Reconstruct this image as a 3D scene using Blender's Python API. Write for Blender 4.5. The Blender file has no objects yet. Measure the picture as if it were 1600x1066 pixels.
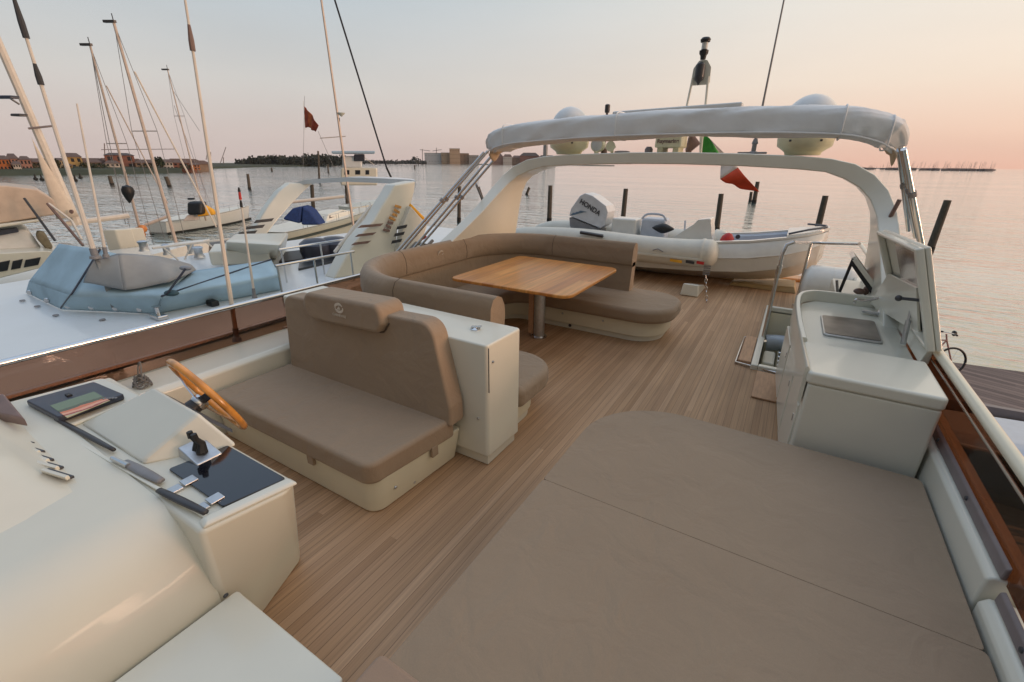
import bpy, bmesh, math, random
from mathutils import Vector, Matrix
random.seed(7)
SC = bpy.context.scene
COL = SC.collection
PI = math.pi
# ------------------------------------------------------------------ camera
F, CX, CY, H = 700.0, 800.0, 533.0, 2.0
PIT = math.atan(277.5 / F); YAW = math.radians(31.1); ROL = math.radians(0.6)
fw = Vector((-math.sin(YAW)*math.cos(PIT), math.cos(YAW)*math.cos(PIT), -math.sin(PIT)))
r0 = Vector((math.cos(YAW), math.sin(YAW), 0)); u0 = r0.cross(fw)
rt = r0*math.cos(ROL) + u0*math.sin(ROL); up = rt.cross(fw)
EYE = Vector((0, 0, H))
cd = bpy.data.cameras.new('camera'); cam = bpy.data.objects.new('camera', cd); COL.objects.link(cam)
cd.sensor_width = 36; cd.lens = 36*F/1600; cd.clip_start = .05; cd.clip_end = 20000
cam.matrix_world = Matrix(((rt.x, up.x, -fw.x, EYE.x), (rt.y, up.y, -fw.y, EYE.y), (rt.z, up.z, -fw.z, EYE.z), (0, 0, 0, 1)))
SC.camera = cam
WATER = -3.8

def ray(x, y):
    return (fw*F + rt*(x-CX) - up*(y-CY)).normalized()
def P(x, y, X=None, Y=None, z=None, D=None):
    """world point on a measured sight line, at a known X, Y, height or ground distance"""
    d = ray(x, y)
    if X is not None: t = X/d.x
    elif Y is not None: t = Y/d.y
    elif z is not None: t = (z-H)/d.z
    else: t = D/math.hypot(d.x, d.y)
    return EYE + d*t
def HT(x, y, p):
    d = ray(x, y); return H + d.z*math.hypot(p[0], p[1])/math.hypot(d.x, d.y)

# ------------------------------------------------------------------ mesh helpers
def rpoly(pts, r, seg=6):
    """polygon with filleted corners; r a number or one per corner"""
    n = len(pts); out = []
    if not isinstance(r, (list, tuple)): r = [r]*n
    for i in range(n):
        p = Vector(pts[i]); a = Vector(pts[i-1]) - p; b = Vector(pts[(i+1) % n]) - p
        if r[i] <= 0: out.append(tuple(p)); continue
        la, lb = a.length, b.length; a.normalize(); b.normalize()
        ang = a.angle(b); t = min(r[i]/math.tan(ang/2), la*.49, lb*.49); rr = t*math.tan(ang/2)
        c = p + (a+b).normalized()*(rr/math.sin(ang/2))
        s = p + a*t - c; e = p + b*t - c
        sg = max(2, seg)
        for k in range(sg+1):
            f = k/sg; w = s.angle(e)
            v = s.copy() if w < 1e-6 else (s*math.sin((1-f)*w) + e*math.sin(f*w))/math.sin(w)
            out.append(tuple(c+v))
    return out
class MB:
    def __init__(self): self.bm = bmesh.new()
    def _add(self, vs, fs, m=0):
        v = [self.bm.verts.new(p) for p in vs]; out = []
        for f in fs:
            try:
                q = self.bm.faces.new([v[i] for i in f]); q.material_index = m; out.append(q)
            except ValueError: pass
        return v, out
    def bev(self, faces, r, seg=3, ang=35):
        if r <= 0: return
        bmesh.ops.recalc_face_normals(self.bm, faces=faces)
        es = set()
        for f in faces:
            for e in f.edges:
                if len(e.link_faces) == 2 and e.calc_face_angle(0) > math.radians(ang): es.add(e)
        if es: bmesh.ops.bevel(self.bm, geom=list(es), offset=r, segments=seg, profile=.5, affect='EDGES', clamp_overlap=True)
    def hexa(self, c, bevel=0, seg=3, m=0):
        """8 corners: bottom 4 in order, top 4 in order"""
        v, f = self._add(c, [(3, 2, 1, 0), (4, 5, 6, 7), (0, 1, 5, 4), (1, 2, 6, 5), (2, 3, 7, 6), (3, 0, 4, 7)], m)
        self.bev(f, bevel, seg); return self
    def box(self, x0, x1, y0, y1, z0, z1, bevel=0, seg=3, m=0):
        return self.hexa([(x0, y0, z0), (x1, y0, z0), (x1, y1, z0), (x0, y1, z0), (x0, y0, z1), (x1, y0, z1), (x1, y1, z1), (x0, y1, z1)], bevel, seg, m)
    def obox(self, c, ax, ay, az, bevel=0, seg=3, m=0):
        """box about c with half-axis vectors"""
        c, ax, ay, az = Vector(c), Vector(ax), Vector(ay), Vector(az)
        return self.hexa([c+ax*i+ay*j+az*k for k in (-1, 1) for i, j in ((-1, -1), (1, -1), (1, 1), (-1, 1))], bevel, seg, m)
    def prism(self, out, lo, hi, plane='XY', bevel=0, seg=3, m=0, top=None, ang=35):
        """outline extruded between lo and hi; top: another outline of equal length for the hi end"""
        n = len(out); top = top or out
        def T(p, h):
            return {'XY': (p[0], p[1], h), 'XZ': (p[0], h, p[1]), 'YZ': (h, p[0], p[1])}[plane]
        vs = [T(p, lo) for p in out] + [T(p, hi) for p in top]
        fs = [tuple(range(n))[::-1], tuple(range(n, 2*n))] + [(i, (i+1) % n, n+(i+1) % n, n+i) for i in range(n)]
        v, f = self._add(vs, fs, m); self.bev(f, bevel, seg, ang); return self
    def loft(self, rings, close=True, caps=True, m=0):
        n = len(rings[0]); vs = [p for r in rings for p in r]; fs = []
        for a in range(len(rings)-1):
            for i in range(n if close else n-1):
                j = (i+1) % n; fs.append((a*n+i, a*n+j, (a+1)*n+j, (a+1)*n+i))
        if caps and close: fs += [tuple(range(n))[::-1], tuple(range((len(rings)-1)*n, len(rings)*n))]
        self._add(vs, fs, m); return self
    def tube(self, pts, r, seg=10, caps=True, m=0, r2=None):
        pts = [Vector(p) for p in pts]; n = len(pts); rings = []
        rs = r if isinstance(r, (list, tuple)) else [r]*n
        t0 = (pts[1]-pts[0]).normalized(); ref = Vector((0, 0, 1)) if abs(t0.z) < .9 else Vector((1, 0, 0))
        for i, p in enumerate(pts):
            t = (pts[min(i+1, n-1)] - pts[max(i-1, 0)]).normalized()
            a = ref - t*ref.dot(t)
            if a.length < 1e-4: a = t.orthogonal()
            a.normalize(); ref = a; b = t.cross(a)
            rings.append([p + (a*math.cos(2*PI*k/seg) + b*math.sin(2*PI*k/seg))*rs[i] for k in range(seg)])
        return self.loft(rings, True, caps, m)
    def lathe(self, prof, c, axis=(0, 0, 1), seg=20, m=0):
        ax = Vector(axis).normalized(); a = ax.orthogonal().normalized(); b = ax.cross(a); c = Vector(c)
        return self.loft([[c + ax*h + (a*math.cos(2*PI*k/seg) + b*math.sin(2*PI*k/seg))*max(r, 1e-4) for k in range(seg)] for r, h in prof], True, True, m)
    def ball(self, c, rx, ry=None, rz=None, seg=14, m=0):
        ry = ry or rx; rz = rz or rx; c = Vector(c); n = seg
        rings = [[c + Vector((rx*math.sin(PI*i/n)*math.cos(2*PI*k/n), ry*math.sin(PI*i/n)*math.sin(2*PI*k/n), -rz*math.cos(PI*i/n))) for k in range(n)] for i in range(n+1)]
        rings[0] = [p + Vector((0, 0, 0)) + (rings[1][k]-p)*.02 for k, p in enumerate(rings[0])]; rings[-1] = [p + (rings[-2][k]-p)*.02 for k, p in enumerate(rings[-1])]
        return self.loft(rings, True, True, m)
    def sweep(self, path, prof, m=0, closed=False, up=None):
        """profile (offset to the left of travel, height) carried along a plan path"""
        pts = [Vector((p[0], p[1], p[2] if len(p) > 2 else 0)) for p in path]; n = len(pts); rings = []
        for i, p in enumerate(pts):
            d0 = (pts[i]-pts[i-1]) if i else (pts[1]-pts[0]); d1 = (pts[i+1]-pts[i]) if i < n-1 else (pts[i]-pts[i-1])
            n0 = Vector((-d0.y, d0.x, 0)).normalized(); n1 = Vector((-d1.y, d1.x, 0)).normalized()
            nn = (n0+n1).normalized(); k = 1/max(.4, nn.dot(n0))
            rings.append([p + nn*(o*k) + Vector((0, 0, h)) for o, h in prof])
        return self.loft(rings, True, True, m)
    def sheet(self, fn, nu, nv, m=0):
        vs = [fn(i/nu, j/nv) for j in range(nv+1) for i in range(nu+1)]
        fs = [(j*(nu+1)+i, j*(nu+1)+i+1, (j+1)*(nu+1)+i+1, (j+1)*(nu+1)+i) for j in range(nv) for i in range(nu)]
        self._add(vs, fs, m); return self
    def build(self, name, mat, parent=None, smooth=40, recalc=True, loc=None, subsurf=0, solid=0):
        bm = self.bm
        if recalc: bmesh.ops.recalc_face_normals(bm, faces=bm.faces[:])
        off = WORLDLOC.get(parent.name, Vector((0, 0, 0))) if parent else (Vector(loc) if loc else Vector((0, 0, 0)))
        if off.length: bmesh.ops.translate(bm, verts=bm.verts[:], vec=-off)
        me = bpy.data.meshes.new(name); bm.to_mesh(me); bm.free()
        for mm in (mat if isinstance(mat, (list, tuple)) else [mat]): me.materials.append(mm)
        for p in me.polygons: p.use_smooth = True
        if smooth < 180: me.set_sharp_from_angle(angle=math.radians(smooth))
        o = bpy.data.objects.new(name, me); COL.objects.link(o)
        if parent: o.parent = parent; WORLDLOC[o.name] = off
        elif loc: o.location = off; WORLDLOC[o.name] = off
        if subsurf:
            s = o.modifiers.new('subdivision', 'SUBSURF'); s.levels = s.render_levels = subsurf
        if 30 < smooth < 100 and not subsurf and not solid:
            s = o.modifiers.new('weighted_normals', 'WEIGHTED_NORMAL'); s.keep_sharp = True; s.weight = 100
        if solid:
            s = o.modifiers.new('thickness', 'SOLIDIFY'); s.thickness = solid; s.offset = 0
        return o
WORLDLOC = {}
def thing(name, label, cat, loc=(0, 0, 0), group=None):
    o = bpy.data.objects.new(name, None); COL.objects.link(o); o.location = loc; o.empty_display_size = .1
    WORLDLOC[o.name] = Vector(loc); o['label'] = label; o['category'] = cat
    if group: o['group'] = group
    return o
def tag(o, label, cat, group=None):
    o['label'] = label; o['category'] = cat
    if group: o['group'] = group
    return o
def kind(o, k): o['kind'] = k; return o
def dup(root, loc, label=None, rotz=None):
    def cp(o, par):
        c = o.copy(); COL.objects.link(c)
        if par: c.parent = par
        for ch in [x for x in o.children]: cp(ch, c)
        return c
    r = cp(root, None); r.location = loc
    if rotz is not None: r.rotation_euler = (0, 0, rotz)
    if label: r['label'] = label
    return r
def text(name, body, size, mat, parent, org, ex, ey, ext=.001, align='CENTER', fat=0):
    """raised lettering lying on the plane of ex (reading direction) and ey (up)"""
    cu = bpy.data.curves.new(name, 'FONT'); cu.body = body; cu.size = size; cu.extrude = ext; cu.align_x = align; cu.align_y = 'CENTER'; cu.offset = fat
    t = bpy.data.objects.new(name, cu); COL.objects.link(t)
    ex = Vector(ex).normalized(); ey = Vector(ey); ey = (ey - ex*ey.dot(ex)).normalized(); ez = ex.cross(ey)
    org = Vector(org)
    M = Matrix(((ex.x, ey.x, ez.x, org.x), (ex.y, ey.y, ez.y, org.y), (ex.z, ey.z, ez.z, org.z), (0, 0, 0, 1)))
    dg = bpy.context.evaluated_depsgraph_get(); me = bpy.data.meshes.new_from_object(t.evaluated_get(dg)); me.name = name
    me.transform(Matrix.Translation(-WORLDLOC.get(parent.name, Vector((0, 0, 0)))) @ M)
    bpy.data.objects.remove(t); me.materials.clear(); me.materials.append(mat)
    o = bpy.data.objects.new(name, me); COL.objects.link(o); o.parent = parent
    return o
def arc(c, r, a0, a1, n, z=None):
    return [(c[0]+r*math.cos(a0+(a1-a0)*i/n), c[1]+r*math.sin(a0+(a1-a0)*i/n)) + (() if z is None else (z,)) for i in range(n+1)]
def smoothpath(pts, n=6):
    """Catmull-Rom through points"""
    pts = [Vector(p) for p in pts]; out = []
    for i in range(len(pts)-1):
        a = pts[max(i-1, 0)]; b = pts[i]; c = pts[i+1]; d = pts[min(i+2, len(pts)-1)]
        for k in range(n):
            t = k/n; out.append(.5*((2*b) + (c-a)*t + (2*a-5*b+4*c-d)*t*t + (3*b-a-3*c+d)*t**3))
    out.append(pts[-1]); return out

# ------------------------------------------------------------------ materials
class N:
    def __init__(self, name):
        self.m = bpy.data.materials.new(name); self.m.use_nodes = True; self.t = self.m.node_tree
        self.b = self.t.nodes['Principled BSDF']
    def n(self, typ, **kw):
        o = self.t.nodes.new(typ)
        for k, v in kw.items():
            if k.startswith('i_'): o.inputs[k[2:].replace('_', ' ')].default_value = v
            else: setattr(o, k, v)
        return o
    def l(self, a, b): self.t.links.new(a, b)
    def set(self, **kw):
        for k, v in kw.items():
            self.b.inputs[k.replace('_', ' ')].default_value = v
        return self
def C4(c): return (c[0], c[1], c[2], 1)
def srgb(r, g, b):
    f = lambda v: (v/255/12.92 if v <= 10 else ((v/255+.055)/1.055)**2.4)
    return (f(r), f(g), f(b))
def mat(name, col, rough=.5, metal=0, var=.08, scale=8, bump=0, bscale=200, coat=0, stretch=(1, 1, 1), rvar=0, spec=.5, detail=4):
    k = N(name); k.set(Roughness=rough, Metallic=metal, Coat_Weight=coat, Specular_IOR_Level=spec); k.b.inputs['Coat Roughness'].default_value = .08
    tc = k.n('ShaderNodeTexCoord'); mp = k.n('ShaderNodeMapping'); mp.inputs['Scale'].default_value = stretch; k.l(tc.outputs['Object'], mp.inputs['Vector'])
    ns = k.n('ShaderNodeTexNoise'); ns.inputs['Scale'].default_value = scale; ns.inputs['Detail'].default_value = detail; k.l(mp.outputs[0], ns.inputs['Vector'])
    cr = k.n('ShaderNodeValToRGB'); cr.color_ramp.elements[0].position = .3; cr.color_ramp.elements[1].position = .7
    cr.color_ramp.elements[0].color = C4([max(0, c*(1-var)) for c in col]); cr.color_ramp.elements[1].color = C4([min(1, c*(1+var)) for c in col])
    k.l(ns.outputs['Fac'], cr.inputs[0]); k.l(cr.outputs[0], k.b.inputs['Base Color'])
    if rvar:
        mr = k.n('ShaderNodeMapRange'); mr.inputs['To Min'].default_value = max(0, rough-rvar); mr.inputs['To Max'].default_value = rough+rvar
        k.l(ns.outputs['Fac'], mr.inputs['Value']); k.l(mr.outputs[0], k.b.inputs['Roughness'])
    if bump:
        n2 = k.n('ShaderNodeTexNoise'); n2.inputs['Scale'].default_value = bscale; n2.inputs['Detail'].default_value = 3; k.l(mp.outputs[0], n2.inputs['Vector'])
        bp = k.n('ShaderNodeBump'); bp.inputs['Strength'].default_value = bump; bp.inputs['Distance'].default_value = .01
        k.l(n2.outputs['Fac'], bp.inputs['Height']); k.l(bp.outputs[0], k.b.inputs['Normal'])
    return k.m
def mat_planks(name, cols, w, axis='x', grain=(60, 2.5, 1), rough=.6, caulk=(.05, .035, .025), cw=.035, length=2.2, bump=.15, gvar=.22, rot=0):
    """boards running along one axis: per-board tone, butt joints, stretched grain and dark seams"""
    k = N(name); k.set(Roughness=rough)
    tc = k.n('ShaderNodeTexCoord'); mp = k.n('ShaderNodeMapping'); mp.inputs['Rotation'].default_value = (0, 0, rot); k.l(tc.outputs['Object'], mp.inputs['Vector'])
    sp = k.n('ShaderNodeSeparateXYZ'); k.l(mp.outputs[0], sp.inputs[0])
    a, b = ('X', 'Y') if axis == 'x' else ('Y', 'X')
    d = k.n('ShaderNodeMath', operation='DIVIDE'); d.inputs[1].default_value = w; k.l(sp.outputs[a], d.inputs[0])
    fl = k.n('ShaderNodeMath', operation='FLOOR'); k.l(d.outputs[0], fl.inputs[0])
    fr = k.n('ShaderNodeMath', operation='FRACT'); k.l(d.outputs[0], fr.inputs[0])
    wn0 = k.n('ShaderNodeTexWhiteNoise', noise_dimensions='1D'); k.l(fl.outputs[0], wn0.inputs['W'])
    sh = k.n('ShaderNodeMath', operation='MULTIPLY_ADD'); sh.inputs[1].default_value = length; k.l(wn0.outputs['Value'], sh.inputs[0]); k.l(sp.outputs[b], sh.inputs[2])
    d2 = k.n('ShaderNodeMath', operation='DIVIDE'); d2.inputs[1].default_value = length; k.l(sh.outputs[0], d2.inputs[0])
    fl2 = k.n('ShaderNodeMath', operation='FLOOR'); k.l(d2.outputs[0], fl2.inputs[0])
    cb = k.n('ShaderNodeCombineXYZ'); k.l(fl.outputs[0], cb.inputs[0]); k.l(fl2.outputs[0], cb.inputs[1])
    wn = k.n('ShaderNodeTexWhiteNoise', noise_dimensions='2D'); k.l(cb.outputs[0], wn.inputs['Vector'])
    cr = k.n('ShaderNodeValToRGB')
    while len(cr.color_ramp.elements) < len(cols): cr.color_ramp.elements.new(.5)
    for i, c in enumerate(cols): cr.color_ramp.elements[i].position = i/(len(cols)-1); cr.color_ramp.elements[i].color = C4(c)
    k.l(wn.outputs['Value'], cr.inputs[0])
    mg = k.n('ShaderNodeMapping'); mg.inputs['Scale'].default_value = grain if axis == 'x' else (grain[1], grain[0], grain[2]); k.l(mp.outputs[0], mg.inputs['Vector'])
    ad = k.n('ShaderNodeVectorMath', operation='ADD'); k.l(mg.outputs[0], ad.inputs[0]); k.l(wn.outputs['Color'], ad.inputs[1])
    ns = k.n('ShaderNodeTexNoise'); ns.inputs['Scale'].default_value = 1; ns.inputs['Detail'].default_value = 5; ns.inputs['Roughness'].default_value = .65; k.l(ad.outputs[0], ns.inputs['Vector'])
    mr = k.n('ShaderNodeMapRange'); mr.inputs['From Min'].default_value = .3; mr.inputs['From Max'].default_value = .7; mr.inputs['To Min'].default_value = 1-gvar; mr.inputs['To Max'].default_value = 1+gvar; k.l(ns.outputs['Fac'], mr.inputs['Value'])
    mx = k.n('ShaderNodeMix', data_type='RGBA', blend_type='MULTIPLY'); mx.inputs['Factor'].default_value = 1
    k.l(cr.outputs[0], mx.inputs['A']); k.l(mr.outputs[0], mx.inputs['B'])
    # large worn patches
    n3 = k.n('ShaderNodeTexNoise'); n3.inputs['Scale'].default_value = .9; n3.inputs['Detail'].default_value = 3; k.l(mp.outputs[0], n3.inputs['Vector'])
    m3 = k.n('ShaderNodeMapRange'); m3.inputs['From Min'].default_value = .3; m3.inputs['From Max'].default_value = .7; m3.inputs['To Min'].default_value = .88; m3.inputs['To Max'].default_value = 1.1; k.l(n3.outputs['Fac'], m3.inputs['Value'])
    mx3 = k.n('ShaderNodeMix', data_type='RGBA', blend_type='MULTIPLY'); mx3.inputs['Factor'].default_value = 1; k.l(mx.outputs['Result'], mx3.inputs['A']); k.l(m3.outputs[0], mx3.inputs['B'])
    lt = k.n('ShaderNodeMath', operation='LESS_THAN'); lt.inputs[1].default_value = cw; k.l(fr.outputs[0], lt.inputs[0])
    mc = k.n('ShaderNodeMix', data_type='RGBA'); k.l(lt.outputs[0], mc.inputs['Factor']); k.l(mx3.outputs['Result'], mc.inputs['A']); mc.inputs['B'].default_value = C4(caulk)
    k.l(mc.outputs['Result'], k.b.inputs['Base Color'])
    if bump:
        iv = k.n('ShaderNodeMath', operation='MULTIPLY_ADD'); iv.inputs[1].default_value = -1; k.l(lt.outputs[0], iv.inputs[0]); k.l(ns.outputs['Fac'], iv.inputs[2])
        bp = k.n('ShaderNodeBump'); bp.inputs['Strength'].default_value = bump; bp.inputs['Distance'].default_value = .004; k.l(iv.outputs[0], bp.inputs['Height']); k.l(bp.outputs[0], k.b.inputs['Normal'])
    return k.m
def mat_fabric(name, col, rough=.75, wr=.6, sheen=.15):
    """woven or coated upholstery: fine weave, soft dents, faint soiling"""
    k = N(name); k.set(Roughness=rough, Sheen_Weight=sheen, Specular_IOR_Level=.35)
    tc = k.n('ShaderNodeTexCoord'); ns = k.n('ShaderNodeTexNoise'); ns.inputs['Scale'].default_value = 2.3; ns.inputs['Detail'].default_value = 5; k.l(tc.outputs['Object'], ns.inputs['Vector'])
    cr = k.n('ShaderNodeValToRGB'); cr.color_ramp.elements[0].position = .3; cr.color_ramp.elements[1].position = .7
    cr.color_ramp.elements[0].color = C4([c*.965 for c in col]); cr.color_ramp.elements[1].color = C4([c*1.035 for c in col]); k.l(ns.outputs['Fac'], cr.inputs[0])
    n2 = k.n('ShaderNodeTexNoise'); n2.inputs['Scale'].default_value = 420; n2.inputs['Detail'].default_value = 1; k.l(tc.outputs['Object'], n2.inputs['Vector'])
    mr = k.n('ShaderNodeMapRange'); mr.inputs['To Min'].default_value = .88; mr.inputs['To Max'].default_value = 1.12; k.l(n2.outputs['Fac'], mr.inputs['Value'])
    mx = k.n('ShaderNodeMix', data_type='RGBA', blend_type='MULTIPLY'); mx.inputs['Factor'].default_value = 1; k.l(cr.outputs[0], mx.inputs['A']); k.l(mr.outputs[0], mx.inputs['B']); k.l(mx.outputs['Result'], k.b.inputs['Base Color'])
    n4 = k.n('ShaderNodeTexNoise'); n4.inputs['Scale'].default_value = 5; n4.inputs['Detail'].default_value = 4; n4.inputs['Distortion'].default_value = .6; k.l(tc.outputs['Object'], n4.inputs['Vector'])
    b1 = k.n('ShaderNodeBump'); b1.inputs['Strength'].default_value = wr; b1.inputs['Distance'].default_value = .03; k.l(n4.outputs['Fac'], b1.inputs['Height'])
    b2 = k.n('ShaderNodeBump'); b2.inputs['Strength'].default_value = .12; b2.inputs['Distance'].default_value = .002; k.l(n2.outputs['Fac'], b2.inputs['Height']); k.l(b1.outputs[0], b2.inputs['Normal']); k.l(b2.outputs[0], k.b.inputs['Normal'])
    return k.m
def mat_glass(name, tint, gloss=.12, opacity=None):
    """tinted see-through sheet with a mirror coat"""
    k = N(name); tr = k.n('ShaderNodeBsdfTransparent'); tr.inputs[0].default_value = C4(tint)
    gl = k.n('ShaderNodeBsdfGlossy'); gl.inputs['Roughness'].default_value = .04; gl.inputs['Color'].default_value = (.9, .9, .9, 1)
    lw_ = k.n('ShaderNodeLayerWeight'); lw_.inputs['Blend'].default_value = .5; pw = k.n('ShaderNodeMath', operation='POWER'); pw.inputs[1].default_value = 3.5; k.l(lw_.outputs['Facing'], pw.inputs[0]); fr = k.n('ShaderNodeMath', operation='MULTIPLY_ADD'); fr.inputs[1].default_value = .32; fr.inputs[2].default_value = .04; k.l(pw.outputs[0], fr.inputs[0])
    mx = k.n('ShaderNodeMixShader'); k.l(fr.outputs[0], mx.inputs[0]); k.l(tr.outputs[0], mx.inputs[1]); k.l(gl.outputs[0], mx.inputs[2])
    k.l(mx.outputs[0], k.t.nodes['Material Output'].inputs['Surface']); return k.m

M = {}
M['gel'] = mat('white_gelcoat', (.70, .68, .58), .3, var=.03, scale=3, coat=.35, bump=.015, bscale=9, rvar=.05)
M['cream'] = mat('cream_gelcoat', (.72, .67, .52), .33, var=.04, scale=3, coat=.3, bump=.02, bscale=7, rvar=.06)
M['gelc'] = mat('warm_white_gelcoat', (.68, .655, .55), .40, var=.03, scale=3, coat=.15, rvar=.05)
M['cool'] = mat('cool_white_gelcoat', (.70, .74, .76), .3, var=.03, scale=2, coat=.3, rvar=.05)
M['teak'] = mat_planks('weathered_teak_deck', [srgb(158, 123, 89), srgb(178, 143, 108), srgb(166, 131, 97), srgb(184, 149, 115), srgb(160, 125, 92)], .052, 'x', caulk=srgb(118, 90, 65), cw=.05, gvar=.21, length=7, grain=(70, 1.1, 1))
M['taupe'] = mat_fabric('taupe_upholstery', (.312, .226, .150))
M['taupe2'] = mat_fabric('pinkish_taupe_cover', (.35, .235, .16), wr=.3)
M['varnish'] = mat_planks('varnished_teak', [srgb(200, 130, 60), srgb(212, 143, 70), srgb(190, 118, 52), srgb(218, 152, 80)], .14, 'x', grain=(26, 1.3, 1), rough=.3, caulk=srgb(170, 96, 40), cw=.008, length=9, bump=.04, gvar=.25)
M['wood'] = mat('varnished_rim_wood', srgb(206, 140, 62), .25, var=.25, scale=14, coat=.5)
M['steel'] = mat('polished_stainless', (.62, .62, .62), .16, 1, var=.05)
M['brushed'] = mat('brushed_aluminium', (.55, .56, .57), .35, .9, var=.1, scale=30)
M['dark'] = mat('dark_grey_plastic', (.045, .045, .05), .4, var=.2)
M['black'] = mat('black_rubber', (.012, .012, .013), .5, var=.2)
M['grey'] = mat('grey_plastic', (.22, .22, .23), .45, var=.15)
M['navy'] = mat('navy_plastic', (.035, .04, .06), .35, var=.2)
M['blackglass'] = mat('black_glass_panel', (.008, .008, .012), .06, var=.2, coat=.6)
M['canvas'] = mat('white_canvas', (.80, .81, .81), .8, var=.06, scale=4, bump=.45, bscale=10)
M['canvas_in'] = mat('cream_canvas', (.60, .48, .34), .85, var=.1, scale=6, bump=.3, bscale=12)
M['bluecover'] = mat('light_blue_canvas', (.36, .51, .60), .75, var=.14, scale=2.5, bump=.35, bscale=5)
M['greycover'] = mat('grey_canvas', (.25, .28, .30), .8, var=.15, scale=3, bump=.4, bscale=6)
M['tint'] = mat_glass('brown_tinted_acrylic', (.64, .47, .38))
M['tint2'] = mat_glass('dark_brown_acrylic', (.40, .25, .17))
M['dome'] = mat('white_dome_plastic', (.72, .74, .74), .35, var=.03, coat=.2)
M['domebase'] = mat('cream_dome_base', (.66, .62, .42), .4, var=.06)
M['hyp'] = mat('white_rubber_tube', (.66, .64, .56), .42, var=.05, scale=5, bump=.05, bscale=12)
M['hullw'] = mat('tender_white_hull', (.72, .71, .66), .25, var=.04, coat=.4)
M['liner'] = mat('pale_blue_grey_liner', (.52, .56, .62), .5, var=.06)
M['red'] = mat('red_plastic', (.55, .03, .025), .4, var=.15)
M['orange'] = mat('orange_flag_red', (.62, .07, .025), .8, var=.1, scale=10)
M['green'] = mat('green_flag_cloth', (.06, .34, .05), .8, var=.15, scale=10)
M['dkgreen'] = mat('dark_green_cloth', (.012, .11, .04), .8, var=.15)
M['flagw'] = mat('white_flag_cloth', (.66, .60, .56), .8, var=.06)
M['yellow'] = mat('yellow_fabric', (.80, .40, .03), .7, var=.1)
M['pole'] = mat('weathered_pile_wood', (.105, .085, .065), .9, var=.4, scale=5, bump=.8, bscale=22, stretch=(6, 6, .7))
M['pileTop'] = M['pole']
M['tar'] = mat('tarred_waterline', (.018, .017, .015), .8, var=.4)
M['alu'] = mat('anodised_mast', (.62, .52, .45), .4, .35, var=.08)
M['mast'] = mat('painted_mast', (.70, .64, .56), .45, var=.06)
M['sail'] = mat('furled_sailcloth', (.66, .58, .48), .8, var=.06, bump=.3, bscale=9)
M['rope'] = mat('rope_fibre', (.16, .15, .14), .9, var=.3, scale=60)
M['wire'] = mat('rigging_wire', (.26, .25, .25), .5, .5, var=.1)
M['blackrope'] = mat('black_furled_stay', (.018, .02, .03), .7, var=.4, scale=20)
M['bluecanvas'] = mat('royal_blue_canvas', (.012, .04, .16), .8, var=.25, bump=.3, bscale=8)
M['tan'] = mat('tan_canvas', (.56, .45, .36), .85, var=.1, scale=4, bump=.3, bscale=7)
M['window'] = mat('dark_window_glass', (.018, .02, .025), .08, var=.2)
M['stripe'] = mat('dark_stripe_paint', (.03, .035, .04), .35, var=.2)
M['stripeb'] = mat('brown_stripe_paint', (.19, .12, .10), .4, var=.2)
M['lilac'] = mat('brown_grey_trim', (.20, .165, .16), .45, var=.1)
M['pier'] = mat_planks('old_pier_boards', [srgb(112, 96, 90), srgb(132, 114, 106), srgb(98, 84, 80), srgb(122, 106, 98)], .16, 'y', rough=.85, caulk=(.01, .009, .008), cw=.07, length=9, gvar=.3, bump=.4, rot=.35)
M['beam'] = mat('honey_varnished_beam', (.42, .29, .13), .45, var=.15, scale=5, stretch=(1, 6, 1))
M['emblem'] = mat('silver_embroidery', (.62, .55, .46), .6, var=.15, scale=200)
M['darkhull'] = mat('dark_navy_hull', (.012, .015, .028), .2, var=.2, coat=.4)
M['palehull'] = mat('pale_blue_hull', (.42, .48, .56), .3, var=.06, coat=.3)
M['greenhull'] = mat('grey_green_hull', (.40, .43, .37), .35, var=.06)
M['greyhull'] = mat('dull_grey_hull', (.16, .165, .17), .4, var=.15)
M['seam'] = mat('seam_thread_gap_shade', (.10, .07, .045), .8)
M['lamp'] = mat('clear_lamp_lens', (.55, .55, .52), .15, var=.1)
M['teakedge'] = mat('plain_teak_board', srgb(186, 146, 112), .6, var=.15, scale=6, stretch=(8, 1, 8))
# ------------------------------------------------------------------ light and sky
SUN_AZ = math.radians(76)      # from aft (+Y) towards the right of the boat (+X)
SUN_EL = math.radians(4)
W = bpy.data.worlds.new('World'); SC.world = W; W.use_nodes = True
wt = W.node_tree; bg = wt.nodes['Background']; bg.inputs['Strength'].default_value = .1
def wn(t, **k):
    o = wt.nodes.new(t)
    for a, b in k.items(): setattr(o, a, b)
    return o
sky = wn('ShaderNodeTexSky', sky_type='NISHITA', sun_disc=False); sky.sun_elevation = SUN_EL; sky.sun_rotation = SUN_AZ; sky.dust_density = 3; sky.air_density = 1.2
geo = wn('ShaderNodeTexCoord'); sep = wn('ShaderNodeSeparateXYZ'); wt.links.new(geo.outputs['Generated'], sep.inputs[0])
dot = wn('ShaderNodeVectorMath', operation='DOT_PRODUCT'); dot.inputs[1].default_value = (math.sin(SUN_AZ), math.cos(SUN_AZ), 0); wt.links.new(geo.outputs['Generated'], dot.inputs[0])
side = wn('ShaderNodeMapRange'); side.inputs['From Min'].default_value = -.75; side.inputs['From Max'].default_value = .62; side.interpolation_type = 'SMOOTHSTEP'; wt.links.new(dot.outputs['Value'], side.inputs['Value'])
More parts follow.
